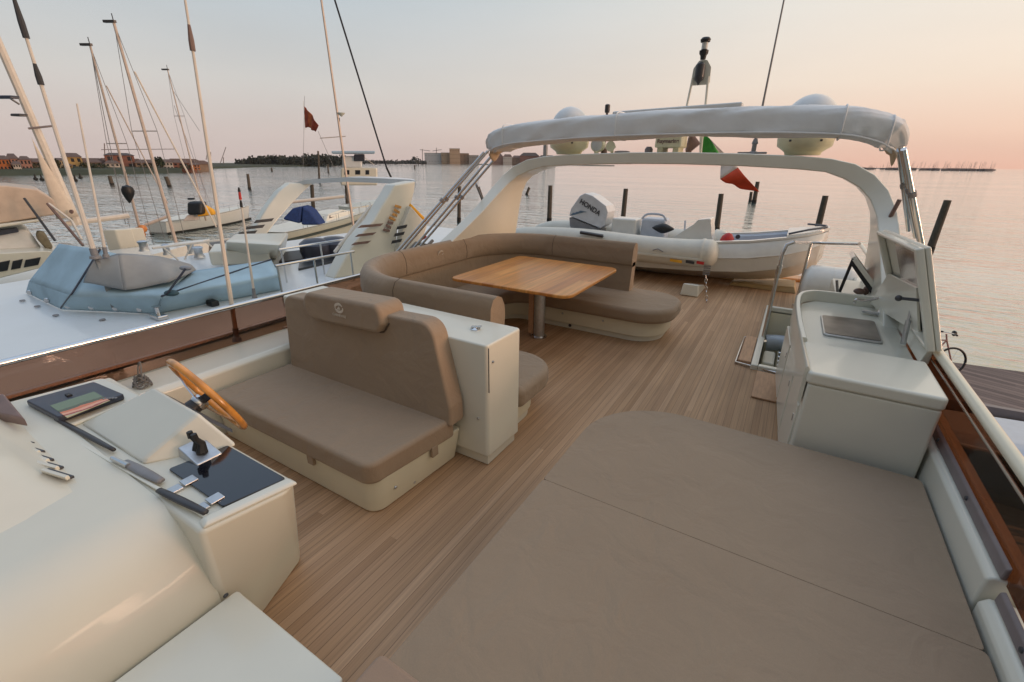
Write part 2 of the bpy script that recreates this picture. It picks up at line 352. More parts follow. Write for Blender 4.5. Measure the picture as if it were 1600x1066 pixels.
def wramp(stops):
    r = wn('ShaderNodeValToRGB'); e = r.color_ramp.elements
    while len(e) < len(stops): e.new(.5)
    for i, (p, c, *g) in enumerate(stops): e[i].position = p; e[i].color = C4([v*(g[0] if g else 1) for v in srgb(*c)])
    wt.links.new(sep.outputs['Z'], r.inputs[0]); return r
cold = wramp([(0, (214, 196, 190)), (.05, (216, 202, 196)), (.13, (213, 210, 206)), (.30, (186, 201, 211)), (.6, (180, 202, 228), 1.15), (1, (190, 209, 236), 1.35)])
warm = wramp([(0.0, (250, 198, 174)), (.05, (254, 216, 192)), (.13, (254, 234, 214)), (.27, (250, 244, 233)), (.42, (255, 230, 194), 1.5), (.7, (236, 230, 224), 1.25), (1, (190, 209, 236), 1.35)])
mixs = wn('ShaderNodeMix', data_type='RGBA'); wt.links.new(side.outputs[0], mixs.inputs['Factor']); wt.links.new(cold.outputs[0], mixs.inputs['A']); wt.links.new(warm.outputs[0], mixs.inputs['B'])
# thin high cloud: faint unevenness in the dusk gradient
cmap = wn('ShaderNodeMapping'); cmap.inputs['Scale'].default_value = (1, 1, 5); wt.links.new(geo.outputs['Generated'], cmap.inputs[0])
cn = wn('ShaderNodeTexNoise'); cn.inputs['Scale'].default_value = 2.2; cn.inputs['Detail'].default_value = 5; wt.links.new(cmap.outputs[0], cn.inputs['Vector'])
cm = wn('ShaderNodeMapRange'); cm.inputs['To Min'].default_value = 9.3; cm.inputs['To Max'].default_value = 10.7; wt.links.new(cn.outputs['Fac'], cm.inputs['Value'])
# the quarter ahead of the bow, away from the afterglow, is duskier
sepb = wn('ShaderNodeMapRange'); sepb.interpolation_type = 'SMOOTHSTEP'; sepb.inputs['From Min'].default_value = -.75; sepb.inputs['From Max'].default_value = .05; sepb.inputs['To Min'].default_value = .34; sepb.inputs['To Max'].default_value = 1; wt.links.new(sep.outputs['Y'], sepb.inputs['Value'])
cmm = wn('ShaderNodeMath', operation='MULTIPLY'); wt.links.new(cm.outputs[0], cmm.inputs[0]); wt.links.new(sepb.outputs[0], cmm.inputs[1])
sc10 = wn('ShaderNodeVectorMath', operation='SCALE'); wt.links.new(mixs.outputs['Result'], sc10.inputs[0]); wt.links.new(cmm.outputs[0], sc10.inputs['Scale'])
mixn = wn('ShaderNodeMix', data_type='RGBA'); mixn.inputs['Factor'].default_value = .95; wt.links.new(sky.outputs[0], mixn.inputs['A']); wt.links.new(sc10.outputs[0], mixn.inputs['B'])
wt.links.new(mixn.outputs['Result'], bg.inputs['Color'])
sd = bpy.data.lights.new('sun', 'SUN'); sd.energy = 1.6; sd.angle = math.radians(16); sd.color = (1, .60, .40)
so = bpy.data.objects.new('sun', sd); COL.objects.link(so)
sdir = Vector((math.sin(SUN_AZ)*math.cos(SUN_EL), math.cos(SUN_AZ)*math.cos(SUN_EL), math.sin(SUN_EL)))
so.rotation_euler = sdir.to_track_quat('Z', 'Y').to_euler()
SC.view_settings.view_transform = 'Standard'; SC.view_settings.look = 'None'; SC.view_settings.gamma = 1; SC.view_settings.exposure = 0
SC.render.engine = 'CYCLES'; SC.cycles.use_denoising = True; SC.cycles.max_bounces = 6; SC.cycles.transparent_max_bounces = 12
try: SC.cycles.denoiser = 'OPENIMAGEDENOISE'
except Exception: pass

# ------------------------------------------------------------------ deck and yacht body
HX0, HX1, HY0, HY1 = -.02, .50, 5.05, 7.5      # stair opening in the deck
b = MB()
for x0, x1, y0, y1 in ((-4.1, HX0, -1.6, 9.9), (HX0, HX1, -1.6, HY0), (HX0, HX1, HY1, 9.9), (HX1, 1.2, -1.6, 9.9)):
    b._add([(x0, y0, 0), (x1, y0, 0), (x1, y1, 0), (x0, y1, 0)], [(0, 1, 2, 3)])
kind(b.build('deck', M['teak']), 'structure')
yb = thing('motor_yacht', 'cream motor yacht hull carrying the teak flybridge deck', 'yacht', (-1.5, 4, -1))
b = MB()
rings = []
for y, hw, zb in ((-6.5, .3, -3.4), (-5, 1.3, -4), (-3, 2.1, -4.3), (0, 2.62, -4.4), (5, 2.68, -4.3), (10.6, 2.55, -4.2)):
    c = -1.5; rings.append([(c-hw, y, -1.0), (c-hw*.97, y, -2.6), (c-hw*.6, y, zb), (c+hw*.6, y, zb), (c+hw*.97, y, -2.6), (c+hw, y, -1.0)])
b.loft(rings); b.build('hull', M['gel'], yb)
b = MB(); b.box(-3.95, -.03, -1.4, 9.7, -1.0, -.02, .08); b.box(-.03, .52, -1.4, 5.0, -1, -.021, 0); b.box(-.03, .52, 7.55, 9.7, -1, -.021, 0); b.box(.55, 1.15, -1.4, 9.7, -1, -.02, 0)
b.build('superstructure', M['gel'], yb)
b = MB(); b.box(-4.12, 1.22, 9.72, 10.1, -.25, .06, .05); b.build('deck_edge', M['varnish'], yb)

# stair opening > coaming, well, steps, teak flap
st = thing('stair_hatch', 'open white rimmed stair hatch sunk in the teak deck beside the sink', 'hatch', (.3, 6.2, 0))
b = MB(); e = .05
b.box(HX0-e, HX0+.02, HY0-e, HY1+e, -.02, .055, .012); b.box(HX1-.02, HX1+e, HY0-e, HY1+e, -.02, .055, .012)
b.box(HX0+.022, HX1-.022, HY0-e, HY0+.02, -.02, .053, .012); b.box(HX0+.022, HX1-.022, HY1-.02, HY1+e, -.02, .053, .012); b.build('coaming', M['gel'], st)
b = MB(); z0 = -2.2
b._add([(HX0+.03, HY0+.03, -.03), (HX1-.03, HY0+.03, -.03), (HX1-.03, HY1-.03, -.03), (HX0+.03, HY1-.03, -.03), (HX0+.03, HY0+.03, z0), (HX1-.03, HY0+.03, z0), (HX1-.03, HY1-.03, z0), (HX0+.03, HY1-.03, z0)],
       [(0, 1, 5, 4), (1, 2, 6, 5), (2, 3, 7, 6), (3, 0, 4, 7), (4, 5, 6, 7)])
b.build('stairwell', M['cream'], st)
for i in range(5):
    b = MB(); y = HY1-.1-i*.36; b.box(HX0+.05, HX1-.05, y-.32, y, -1.05-i*.22, -1.0-i*.22, .01); b.build('step', M['teakedge'], st)
b = MB(); b.box(-.2, -.075, 5.08, 5.95, .004, .05, .01); b.build('teak_flap', M['teakedge'], st)
b = MB(); b.tube(rpts := [(-.07, 5.95, .02), (-.215, 5.95, .02), (-.215, 5.06, .02), (.25, 4.97, .02)], .012, 8); b.build('flap_trim', M['steel'], st)
b = MB(); b.box(.0, .22, 4.3, 4.95, .004, .02, .005); b.build('teak_step_pad', M['teakedge'], st)
# things lying in the stairwell
b = MB(); b.tube(smoothpath([(HX0+.05, 7.2, -.42), (.2, 7.22, -.40), (.46, 7.26, -.42)], 4), .12, 12); tag(b.build('rolled_towel', M['palehull']), 'pale blue rolled towel lying in the open stair hatch', 'towel')
b = MB(); b.ball((.36, 7.1, -.36), .08, .09, .05); tag(b.build('flip_flop', M['black']), 'small black shoe on the blue towel in the stair hatch', 'shoe')
b = MB(); b.box(.03, .17, 6.15, 6.62, -.6, -.33, .03); tag(b.build('storage_box', M['gel']), 'small white box standing in the open stair hatch', 'box')
rk = thing('wire_rack', 'black and white wire rack inside the open stair hatch', 'rack', (.33, 6.4, -.36))
for i in range(9):
    b = MB(); b.tube([(.20, 6.05+i*.08, -.36), (.46, 6.05+i*.08, -.36)], .012, 6); b.build('bar', M['black' if i % 2 else 'steel'], rk)
b = MB(); b.tube([(.20, 6.0, -.36), (.20, 6.75, -.36)], .012, 6); b.tube([(.46, 6.0, -.36), (.46, 6.75, -.36)], .012, 6); b.build('frame', M['steel'], rk)

# handrail round the stair opening
hr = thing('handrail', 'stainless handrail standing beside the open stair hatch', 'handrail', (-.06, 6.05, 0))
zt = 1.2
b = MB(); A = P(1191, 533, z=0.0); B2 = Vector((A.x, A.y, 1.12))
b.tube(smoothpath([A, A+Vector((0, 0, .55)), A+Vector((0, 0, 1.08))], 3) + [A+Vector((.02, .02, 1.17)), A+Vector((.08, .06, 1.2))], .021, 10); b.build('near_post', M['steel'], hr)
B = P(1243, 477, z=0.0); Bt = Vector((B.x, B.y, HT(1262, 379, B)))
b = MB(); b.tube([B, Bt], .02, 10); b.build('post', M['steel'], hr)
E3 = Vector((.80, 7.3, HT(1352, 382, (.8, 7.3))))
b = MB(); b.tube(smoothpath([A+Vector((.08, .06, 1.2)), Bt, E3], 4), .021, 10); b.build('top_rail', M['steel'], hr)
for p in (A, B):
    b = MB(); b.lathe([(.05, 0), (.05, .012), (.026, .016), (.024, .04)], p, seg=14); b.build('foot', M['steel'], hr)
b = MB(); b.lathe([(.03, 0), (.032, .05), (.03, .1)], A+Vector((0, 0, .84)), seg=12); b.build('collar', M['steel'], hr)

# ------------------------------------------------------------------ bulwarks with tinted screens
def side(sign, x_in, x_out, y0, y1, label, z0, z1):
    t = thing('bulwark', label, 'bulwark', ((x_in+x_out)/2, (y0+y1)/2, 0))
    s = sign
    return t
bw = thing('bulwark', 'right cream bulwark with brown tinted screen beside the sunpad', 'bulwark', (1.0, 3, 0))
b = MB()
# inner liner leaning outward, with a step where it thins
prof = [(.90, -.02), (.90, .42), (.905, .545), (.925, .56), (1.03, .56), (1.12, .48), (1.16, -.02)]
b.prism(prof, 2.02, 8.8, 'XZ', .012); b.build('liner', M['gel'], bw)
b = MB(); prof2 = [(.902, -.02), (.902, .45), (.925, .482), (1.05, .482), (1.12, .43), (1.15, -.02)]
b.prism(prof2, -1.4, 2.0, 'XZ', .012); b.build('low_liner', M['gel'], bw)
b = MB(); b.hexa([(.938, 2.02, .561), (.958, 2.02, .561), (.958, 5.6, .561), (.938, 5.6, .561), (.942, 2.02, .612), (.958, 2.02, .622), (.958, 5.6, .622), (.942, 5.6, .612)], .006); b.build('screen_channel', M['lilac'], bw)
b = MB(); b.hexa([(.936, -1.4, .484), (.956, -1.4, .484), (.956, 1.99, .484), (.936, 1.99, .484), (.940, -1.4, .53), (.956, -1.4, .54), (.956, 1.99, .54), (.940, 1.99, .53)], .006); b.build('lower_channel', M['lilac'], bw)
b = MB(); b.hexa([(.962, -1.4, .50), (.968, -1.4, .50), (.968, 4.9, .575), (.962, 4.9, .575), (.972, -1.4, .87), (.978, -1.4, .87), (.978, 4.9, .87), (.972, 4.9, .87)]); b.build('tinted_screen', M['tint2'], bw)
b = MB(); b.tube([(.975, -1.4, .895), (.975, 2, .895), (.975, 4.5, .895), (.975, 8.8, .895)], .028, 12); b.build('rail', M['cream'], bw)
b = MB(); b.tube([(.960, -1.4, .835), (.960, 4.5, .835)], .007, 8); b.build('inner_trim', M['steel'], bw)
for y in (1.1, 1.75, 2.5, 3.05):
    b = MB(); b.lathe([(.012, 0), (.01, .006)], (.940, y, (.51 if y < 2 else .59)), (-1, 0, .1), 10); b.build('screw', M['dark'], bw)

lw = thing('bulwark', 'left white bulwark with brown tinted screen behind the helm seat', 'bulwark', (-3.8, 2, 0))
b = MB(); b.prism([(-3.48, -.02), (-3.48, .50), (-3.52, .53), (-3.86, .53), (-3.96, .44), (-4.0, -.02)], -1.4, 2.3, 'XZ', .015); b.prism([(-3.90, -.02), (-3.90, .50), (-3.91, .53), (-3.95, .53), (-3.97, .44), (-4.0, -.02)], 2.302, 5.9, 'XZ', .006); b.build('liner', M['gel'], lw)
b = MB(); b.hexa([(-3.885, -1.4, .532), (-3.875, -1.4, .532), (-3.875, 6, .532), (-3.885, 6, .532), (-3.905, -1.4, .84), (-3.895, -1.4, .84), (-3.895, 6, .84), (-3.905, 6, .84)]); b.build('tinted_screen', M['tint'], lw)
b = MB(); b.tube([(-3.90, -1.4, .85), (-3.90, 6, .85)], .022, 10); b.build('rail', M['steel'], lw)

# ------------------------------------------------------------------ sunpad
sp = thing('sunpad', 'large flat taupe sunpad filling the foreground beside the bulwark', 'sunpad', (0, 1.8, 0))
b = MB(); out = rpoly([(-.80, .3), (.86, .3), (.86, 2.80), (-.72, 2.80)], [.05, .03, .05, .5], 10); b.prism(out, .004, .31, 'XY', .02); b.build('base', M['cream'], sp)
b = MB(); out = rpoly([(-.87, 1.782), (.885, 1.782), (.885, 2.87), (-.87, 2.87)], [.02, .02, .04, .62], 16); b.prism(out, .31, .42, 'XY', .0035, 2); b.build('cushion', M['taupe'], sp)
b = MB(); out = rpoly([(-.88, .55), (.89, .55), (.89, 1.7812), (-.87, 1.7812)], [.03, .03, .02, .02], 6); b.prism(out, .31, .42, 'XY', .0035, 2); b.build('cushion', M['taupe'], sp)
b = MB(); out = rpoly([(-.92, -.6), (-.2, -.6), (-.2, .665), (-.92, .665)], .03, 5); b.prism(out, .30, .432, 'XY', .02, 4); b.build('head_cushion', M['taupe2'], sp)

# ------------------------------------------------------------------ white locker by the console
lk = thing('deck_locker', 'flat white locker lid in the bottom left foreground beside the console', 'locker', (-1.3, .2, 0))
b = MB(); b.prism(rpoly([(-1.60, -.8), (-1.0, -.8), (-.94, .55), (-1.64, .55)], .02, 3), .004, .33, 'XY', .01); b.build('box', M['cream'], lk)
b = MB(); b.prism(rpoly([(-1.655, -.8), (-.96, -.8), (-1.0, .565), (-1.655, .565)], .015, 4), .332, .352, 'XY', .008); b.build('lid', M['gel'], lk)

# ------------------------------------------------------------------ helm console
hc = thing('helm_console', 'moulded white helm console with black glass panel and wooden wheel', 'console', (-2.4, .5, 0))
ZD = .70
b = MB()
# rounded fairing: sections run from the dash edge forward, its right shoulder softening
rings = []
for y, x1, xs, zs, zt, xb in ((.512, -2.02, -1.80, .60, .702, -1.68), (.40, -2.04, -1.795, .585, .708, -1.662), (.2, -2.05, -1.765, .57, .715, -1.66), (-.1, -2.03, -1.72, .55, .72, -1.66), (-.7, -2.0, -1.70, .53, .72, -1.66), (-1.2, -2.0, -1.70, .53, .70, -1.66)):
    sec = [(-3.55, .004), (-3.55, zt+.02), (-2.9, zt+.015), (-2.4, zt+.008)]
    cpt = Vector((xs-.05, zt)); p0, p2 = Vector((x1, zt)), Vector((xs+(xb-xs)*.3, zs-.08))
    for a in range(11):
        t_ = a/10; q = p0*(1-t_)**2+cpt*2*t_*(1-t_)+p2*t_*t_; sec.append((q.x, q.y))
    sec += [(xb-.01, .36), (xb, .004)]
    rings.append([(px, y, pz) for px, pz in sec])
b.loft(rings); b.build('fairing', M['gelc'], hc, smooth=60)
# dash block with the leaning right cheek
b = MB()
top = rpoly([(-3.55, .505), (-1.665, .505), (-1.585, .88), (-3.55, .88)], [.02, .03, .07, .02], 6)
bot = rpoly([(-3.45, .505), (-1.70, .505), (-1.90, .98), (-3.45, .98)], [.02, .03, .07, .02], 6)
b.prism(bot, .004, ZD, 'XY', .022, 4, top=top); b.build('dash', M['gelc'], hc, smooth=50)
b = MB(); b.hexa([(-1.735, .53, ZD), (-1.668, .515, ZD), (-1.592, .875, ZD), (-1.668, .875, ZD), (-1.72, .55, ZD+.018), (-1.675, .535, ZD+.018), (-1.607, .862, ZD+.018), (-1.655, .862, ZD+.018)], .012); b.build('rim', M['gel'], hc)
for x, y, z in ((-1.885, .93, .06), (-1.80, .60, .03), (-1.662, .52, .37)):
    b = MB(); b.lathe([(.011, 0), (.009, .005)], (x+.012, y, z), (1, 0, -.2), 10); b.build('screw', M['dark'], hc)
b = MB(); b.prism(rpoly([(-2.17, .62), (-1.72, .62), (-1.665, .86), (-2.13, .86)], .012, 3), ZD+.002, ZD+.012, 'XY', .004); pn = b.build('glass_panel', M['blackglass'], hc)
for x in (-2.0, -1.79):
    b = MB(); b.box(x-.026, x+.026, .60, .655, ZD+.012, ZD+.018, .003); b.box(x-.024, x+.024, .55, .597, ZD+.002, ZD+.012, .003); b.build('hinge', M['brushed'], hc)
# instrument pod: wedge that rises towards the seat
b = MB(); zp = .865
b.hexa([(-3.0, .555, ZD), (-2.31, .575, ZD), (-2.10, .90, ZD-.01), (-2.98, .90, ZD-.01), (-2.97, .58, ZD+.015), (-2.33, .595, ZD+.02), (-2.27, .83, zp), (-2.75, .84, zp)], .018, 4); b.build('instrument_pod', M['gel'], hc, smooth=50)
b = MB(); b.hexa([(-2.76, .832, zp-.03), (-2.3, .832, zp-.03), (-2.2, .925, ZD+.02), (-2.84, .925, ZD+.02), (-2.74, .845, zp-.02), (-2.32, .845, zp-.02), (-2.22, .935, ZD+.03), (-2.82, .935, ZD+.03)]); b.build('instrument_face', M['dark'], hc)
# chart plotter on the left of the dash
b = MB(); b.prism(rpoly([(-3.58, .42), (-2.98, .50), (-3.02, .86), (-3.52, .84)], .05, 5), ZD-.005, ZD+.02, 'XY', .012); b.build('plotter_panel', M['gel'], hc)
def Q(x, y, z): return tuple(P(x, y, z=z))
zq = ZD+.022
qs = [P(43, 634, z=zq), P(94, 661, z=zq), P(197, 624, z=zq), P(150, 604, z=zq)]
b = MB(); b.prism(rpoly([(q.x, q.y) for q in qs], .015, 3), zq, zq+.035, 'XY', .008); pl = b.build('chart_plotter', M['navy'], hc)
ms = N('plotter_screen'); tc = ms.n('ShaderNodeTexCoord'); mpp = ms.n('ShaderNodeMapping'); mpp.inputs['Rotation'].default_value = (0, 0, .0); ms.l(tc.outputs['Object'], mpp.inputs[0])
nz = ms.n('ShaderNodeTexNoise'); nz.inputs['Scale'].default_value = 9; nz.inputs['Detail'].default_value = 3; ms.l(mpp.outputs[0], nz.inputs['Vector'])
sx = ms.n('ShaderNodeSeparateXYZ'); ms.l(mpp.outputs[0], sx.inputs[0])
ma = ms.n('ShaderNodeMath', operation='MULTIPLY_ADD'); ma.inputs[1].default_value = .07; ms.l(nz.outputs['Fac'], ma.inputs[0]); ms.l(sx.outputs['X'], ma.inputs[2])
mrr = ms.n('ShaderNodeMapRange'); mrr.inputs['From Min'].default_value = -.78; mrr.inputs['From Max'].default_value = -.55; ms.l(ma.outputs[0], mrr.inputs['Value'])
crr = ms.n('ShaderNodeValToRGB'); crr.color_ramp.interpolation = 'CONSTANT'
for i, (p, c) in enumerate(((0, (96, 112, 84)), (.40, (70, 74, 44)), (.55, (196, 104, 64)), (.65, (212, 150, 120)), (.76, (150, 60, 44)), (.84, (172, 160, 120)))):
    if i > 1: crr.color_ramp.elements.new(p)
    crr.color_ramp.elements[i].position = p; crr.color_ramp.elements[i].color = C4(srgb(*c))
ms.l(mrr.outputs[0], crr.inputs[0]); ms.l(crr.outputs[0], ms.b.inputs['Base Color']); ms.set(Roughness=.15)
ms.l(crr.outputs[0], ms.b.inputs['Emission Color']); ms.set(Emission_Strength=.12)
q2 = [P(78, 634, z=zq+.036), P(105, 653, z=zq+.036), P(172, 626, z=zq+.036), P(147, 612, z=zq+.036)]
b = MB(); b.prism([(q.x, q.y) for q in q2], zq+.0345, zq+.037, 'XY'); b.build('screen', ms.m, hc).parent = pl
for i in range(5):
    q = P(181-i*1.5, 622-i*2.2+i, z=zq+.036).lerp(P(100, 657, z=zq+.036), i*.045); b = MB(); b.box(q.x-.006, q.x+.006, q.y-.006, q.y+.006, zq+.034, zq+.040, .002, 1); b.build('button', M['grey'], hc).parent = pl
b = MB(); q = P(107, 617, z=zq+.04); b.box(q.x-.02, q.x+.02, q.y-.012, q.y+.012, zq+.03, zq+.045, .004); b.build('latch', M['black'], hc)
# throttle levers
th = P(312, 703, z=ZD+.035)-Vector((0, 0, ZD+.035))+Vector((0, 0, ZD+.02))
b = MB(); b.hexa([(th.x-.085, th.y-.06, ZD-.01), (th.x+.085, th.y-.06, ZD-.01), (th.x+.085, th.y+.06, ZD-.01), (th.x-.085, th.y+.06, ZD-.01), (th.x-.08, th.y-.055, ZD+.05), (th.x+.08, th.y-.055, ZD+.016), (th.x+.08, th.y+.055, ZD+.018), (th.x-.08, th.y+.055, ZD+.055)], .006); b.build('throttle_plate', M['brushed'], hc)
for dx in (-.018, .02):
    b = MB(); b.tube([(th.x+dx, th.y, ZD+.03), (th.x+dx-.006, th.y+.01, ZD+.07), (th.x+dx-.008, th.y-.006, ZD+.10)], [.026, .017, .011], 8); b.tube([(th.x+dx-.008, th.y-.008, ZD+.10), (th.x+dx-.010, th.y-.010, ZD+.13)], [.015, .013], 8); b.build('throttle_lever', M['black'], hc)
# wheel
wc = P(325, 618, D=P(325, 618, z=.78).xy.length); wr = .255
ax = Vector((.08, .90, .42)).normalized(); xa = Vector((1, 0, 0)); xa = (xa-ax*xa.dot(ax)).normalized(); ya = ax.cross(xa)
b = MB(); ring = [wc + (xa*math.cos(2*PI*k/40) + ya*math.sin(2*PI*k/40))*wr for k in range(40)]
rings = []
for k in range(40):
    rad = (ring[k]-wc).normalized(); rings.append([ring[k] + (rad*math.cos(2*PI*j/10) + ax*math.sin(2*PI*j/10))*.019 for j in range(10)])
rings.append(rings[0]); b.loft(rings, True, False); wh = b.build('wheel_rim', M['wood'], hc, smooth=180)
b = MB(); hub = wc - ax*.05
for k in range(3):
    a = 2*PI*k/3 + PI/2; d = xa*math.cos(a) + ya*math.sin(a); n2 = ax.cross(d)
    b.loft([[hub + d*r + n2*s*w + ax*(h + t) for s, t in ((-1, -.004), (1, -.004), (1, .004), (-1, .004))] for r, w, h in ((.03, .03, 0), (.12, .022, .015), (.235, .02, .045))])
b.build('spokes', M['steel'], hc).parent = wh
b = MB(); b.lathe([(.045, -.02), (.05, 0), (.042, .02), (.02, .03)], hub, ax, 18); b.build('hub', M['steel'], hc).parent = wh
b = MB(); b.tube([hub, hub-ax*.16], [.04, .055], 14); b.build('steering_column', M['dark'], hc)
# raised hump on the left with a louvred slope
b = MB()
hz = .92
b.loft([[(-2.28, .385, ZD), tuple(P(68, 744, z=.735)), tuple(P(27, 715, z=.79)), tuple(P(-12, 684, z=.85)), (-3.5, .2, .9), (-3.5, .43, ZD)],
        [(-2.24, .25, .705), (-2.45, .2, .765), (-2.62, .17, .825), (-2.82, .12, .885), (-3.5, .1, .93), (-3.5, .2, ZD)],
        [(-2.17, -.1, .71), (-2.4, -.15, .80), (-2.6, -.18, .87), (-2.82, -.2, .93), (-3.5, -.2, .95), (-3.5, -.2, ZD)],
        [(-2.10, -1.1, .7), (-2.35, -1.1, .80), (-2.55, -1.1, .87), (-2.82, -1.1, .93), (-3.5, -1.1, .95), (-3.5, -1.1, ZD)]])
b.build('screen_base', M['gelc'], hc, smooth=35)
for i, (sx_, sy_, ex_, ey_) in enumerate(((-4, 669, 23, 678), (-2, 683, 45, 694), (28, 697, 61, 707), (40, 709, 75, 720), (54, 722, 90, 732), (67, 735, 106, 747))):
    z_ = .745; a, c = P(sx_, sy_, z=z_+.004), P(ex_, ey_, z=z_-.004)
    b = MB(); b.obox((a+c)/2, (c-a)/2, (0, .007, .002), (0, -.002, .009), .002, 1); b.build('louvre', M['gel'], hc)
    b = MB(); d = Vector((.0, .013, -.006)); b.obox((a+c)/2+d, (c-a)/2, (0, .007, .0), (0, 0, .006), .001, 1); b.build('louvre_slot', M['dark'], hc)
b = MB(); q = [P(-20, 655, z=.76), P(45, 668, z=.76), P(12, 628, z=.80), P(-30, 622, z=.8)]
b.hexa([tuple(v) for v in q] + [tuple(v+Vector((0, 0, .05))) for v in q], .01); b.build('side_latch', M['stripeb'], hc)
# folded screen catches lying along the groove
for (x0, y0), (x1, y1), w, mm in (((88, 655), (178, 703), .020, 'dark'), ((195, 722), (252, 752), .034, 'grey'), ((248, 766), (322, 801), .026, 'dark')):
    a = P(x0, y0, z=ZD+.022); c = P(x1, y1, z=ZD+.022); d = (c-a); n2 = Vector((-d.y, d.x, 0)).normalized(); L = d.length
    b = MB(); rr = []
    for s in (0, .08, .25, .5, .75, .93, 1):
        ww = w*.68*(.45+.55*math.sin(PI*min(1, .12+s*.8))**.6); hh = .011*(.7+.3*math.sin(PI*(.1+.8*s)))
        rr.append([a+d*s+n2*(ww*math.cos(2*PI*j/10)) + Vector((0, 0, hh*math.sin(2*PI*j/10))) for j in range(10)])
    b.loft(rr); b.build('screen_catch', M[mm], hc, smooth=180)
b = MB(); a = P(120, 690, z=ZD+.012); c = P(330, 812, z=ZD+.012); b.obox((a+c)/2, (c-a)/2, (.0, .008, 0), (0, 0, .004), .003); b.build('catch_rail', M['gel'], hc)
b = MB(); a = P(176, 716, z=ZD+.03); c = P(200, 728, z=ZD+.03); b.tube([a, c], .012, 8); b.build('catch_pin', M['steel'], hc)

# rope coil on the side deck
b = MB()
q = P(222, 600, z=.545)
for k in range(4): b.tube([q + Vector((math.cos(2*PI*j/20)*(.07-.010*k), math.sin(2*PI*j/20)*(.05-.008*k), .016*k + .015*math.sin(j*1.3+k))) for j in range(21)], .006, 6)
b.tube(smoothpath([q+Vector((-.04, 0, .0)), q+Vector((-.05, .02, .10)), q+Vector((-.01, .03, .15)), q+Vector((.03, .0, .05))], 4), .006, 6)
tag(b.build('rope_coil', M['rope'], loc=q), 'small grey rope coil on the side deck left of the wheel', 'rope')

# ------------------------------------------------------------------ helm seat
hs = thing('helm_bench', 'taupe two person helm bench with headrest facing the wheel', 'bench seat', (-2.5, 1.75, 0))
b = MB(); bot = rpoly([(-3.44, 1.405), (-1.80, 1.405), (-1.755, 2.14), (-3.44, 2.14)], [.03, .09, .03, .03], 8); top = rpoly([(-3.45, 1.385), (-1.755, 1.385), (-1.70, 2.14), (-3.45, 2.14)], [.03, .11, .03, .03], 8)
b.prism(bot, .004, .27, 'XY', .012, 3, top=top); b.build('base', M['cream'], hs, smooth=50)
b = MB(); out = rpoly([(-3.42, 1.36), (-1.76, 1.36), (-1.68, 2.05), (-3.42, 2.05)], [.05, .09, .03, .03], 8)
b.prism(out, .25, .40, 'XY', .035, 5); b.build('seat_cushion', M['taupe'], hs, smooth=60)
# back cushion: leaning slab with a rounded top right shoulder
b = MB()
def backrest(prof, y0, y1, lean, bev):
    # prof in X,z ; lean shifts the top aft
    n = len(prof); vs = []
    for yy in (y0, y1):
        for (x, z) in prof: vs.append((x, yy + (z-.38)*lean, z))
    fs = [tuple(range(n)), tuple(range(n, 2*n))[::-1]] + [(i, (i+1) % n, n+(i+1) % n, n+i) for i in range(n)]
    v, f = b._add(vs, fs); b.bev(f, bev, 4)
pr = rpoly([(-3.38, .36), (-1.66, .36), (-1.67, .50), (-1.83, 1.05), (-3.38, 1.0)], [.02, .02, .05, .13, .09], 7)
backrest(pr, 1.98, 2.13, .07, .03); b.build('backrest', M['taupe'], hs, smooth=60)
b = MB(); pr = hpr = [(-2.97, .885), (-2.25, .915), (-2.20, .985), (-2.23, 1.115), (-3.02, 1.09), (-3.05, .98)]; pr = rpoly(hpr, [.13, .05, .03, .15, .13, .06], 8)
backrest(pr, 1.93, 2.17, .05, .04); hd = b.build('headrest', M['taupe'], hs, smooth=60)
b = MB(); b.tube([(x, 1.978+(z-.38)*.07, z) for x, z in rpoly([(-3.065, 1.0), (-2.98, .877), (-2.245, .907), (-2.19, .985)], [0, .13, .05, 0], 8)], .006, 6); b.build('headrest_gap_shade', M['seam'], hs)  # dark tube standing in for the shadowed gap under the headrest
ez = Vector((0, .05, 1)).normalized(); ec = Vector((-2.62, 1.929+.64*.05, 1.035))
b = MB()
def ringdisc(c, ex, ey, a, b_, th, a0, a1, n=22):
    c, ex, ey = Vector(c), Vector(ex), Vector(ey); en = ex.cross(ey)
    rr = []
    for i in range(n+1):
        t = a0+(a1-a0)*i/n; w = th*math.sin(PI*(.06+.88*i/n)); o = c+ex*a*math.cos(t)+ey*b_*math.sin(t); rd = (ex*math.cos(t)+ey*math.sin(t))
        rr.append([o-rd*w+en*.001, o+rd*w+en*.001, o+rd*w-en*.002, o-rd*w-en*.002])
    b.loft(rr)
ringdisc(ec, (1, 0, 0), ez, .040, .028, .010, .5, 3.5); ringdisc(ec, (1, 0, 0), ez, .040, .028, .010, 3.4, 6.5)
b._add([ec + Vector((1, 0, 0))*x + ez*y + Vector((0, -.002, 0)) for x, y in ((-.022, -.013), (.004, .016), (.02, -.009))], [(0, 1, 2)])
b.build('emblem', M['emblem'], hs).parent = hd
for nm in [hd]:
    t = text('lettering', 'CARNEVALI', .027, M['emblem'], hs, ec-ez*.055+Vector((0, -.002, 0)), (1, 0, 0), ez, .0008); t.parent = hd
for x, y, z, ax_ in ((-2.32, 1.378, .245, 0), (-1.712, 1.86, .245, 1)):
    b = MB(); b.box(x-.03 if not ax_ else x-.012, x+.03 if not ax_ else x+.012, y-.012 if not ax_ else y-.03, y+.012 if not ax_ else y+.03, z-.05, z+.03, .006); b.build('strap_tab', M['taupe'], hs)
for x, y, z in ((-1.765, 1.55, .13), (-1.775, 1.72, .05), (-1.73, 2.0, .2)):
    b = MB(); b.lathe([(.012, 0), (.01, .006)], (x, y, z), (1, -.1, -.2), 10); b.build('snap', M['brushed'], hs)

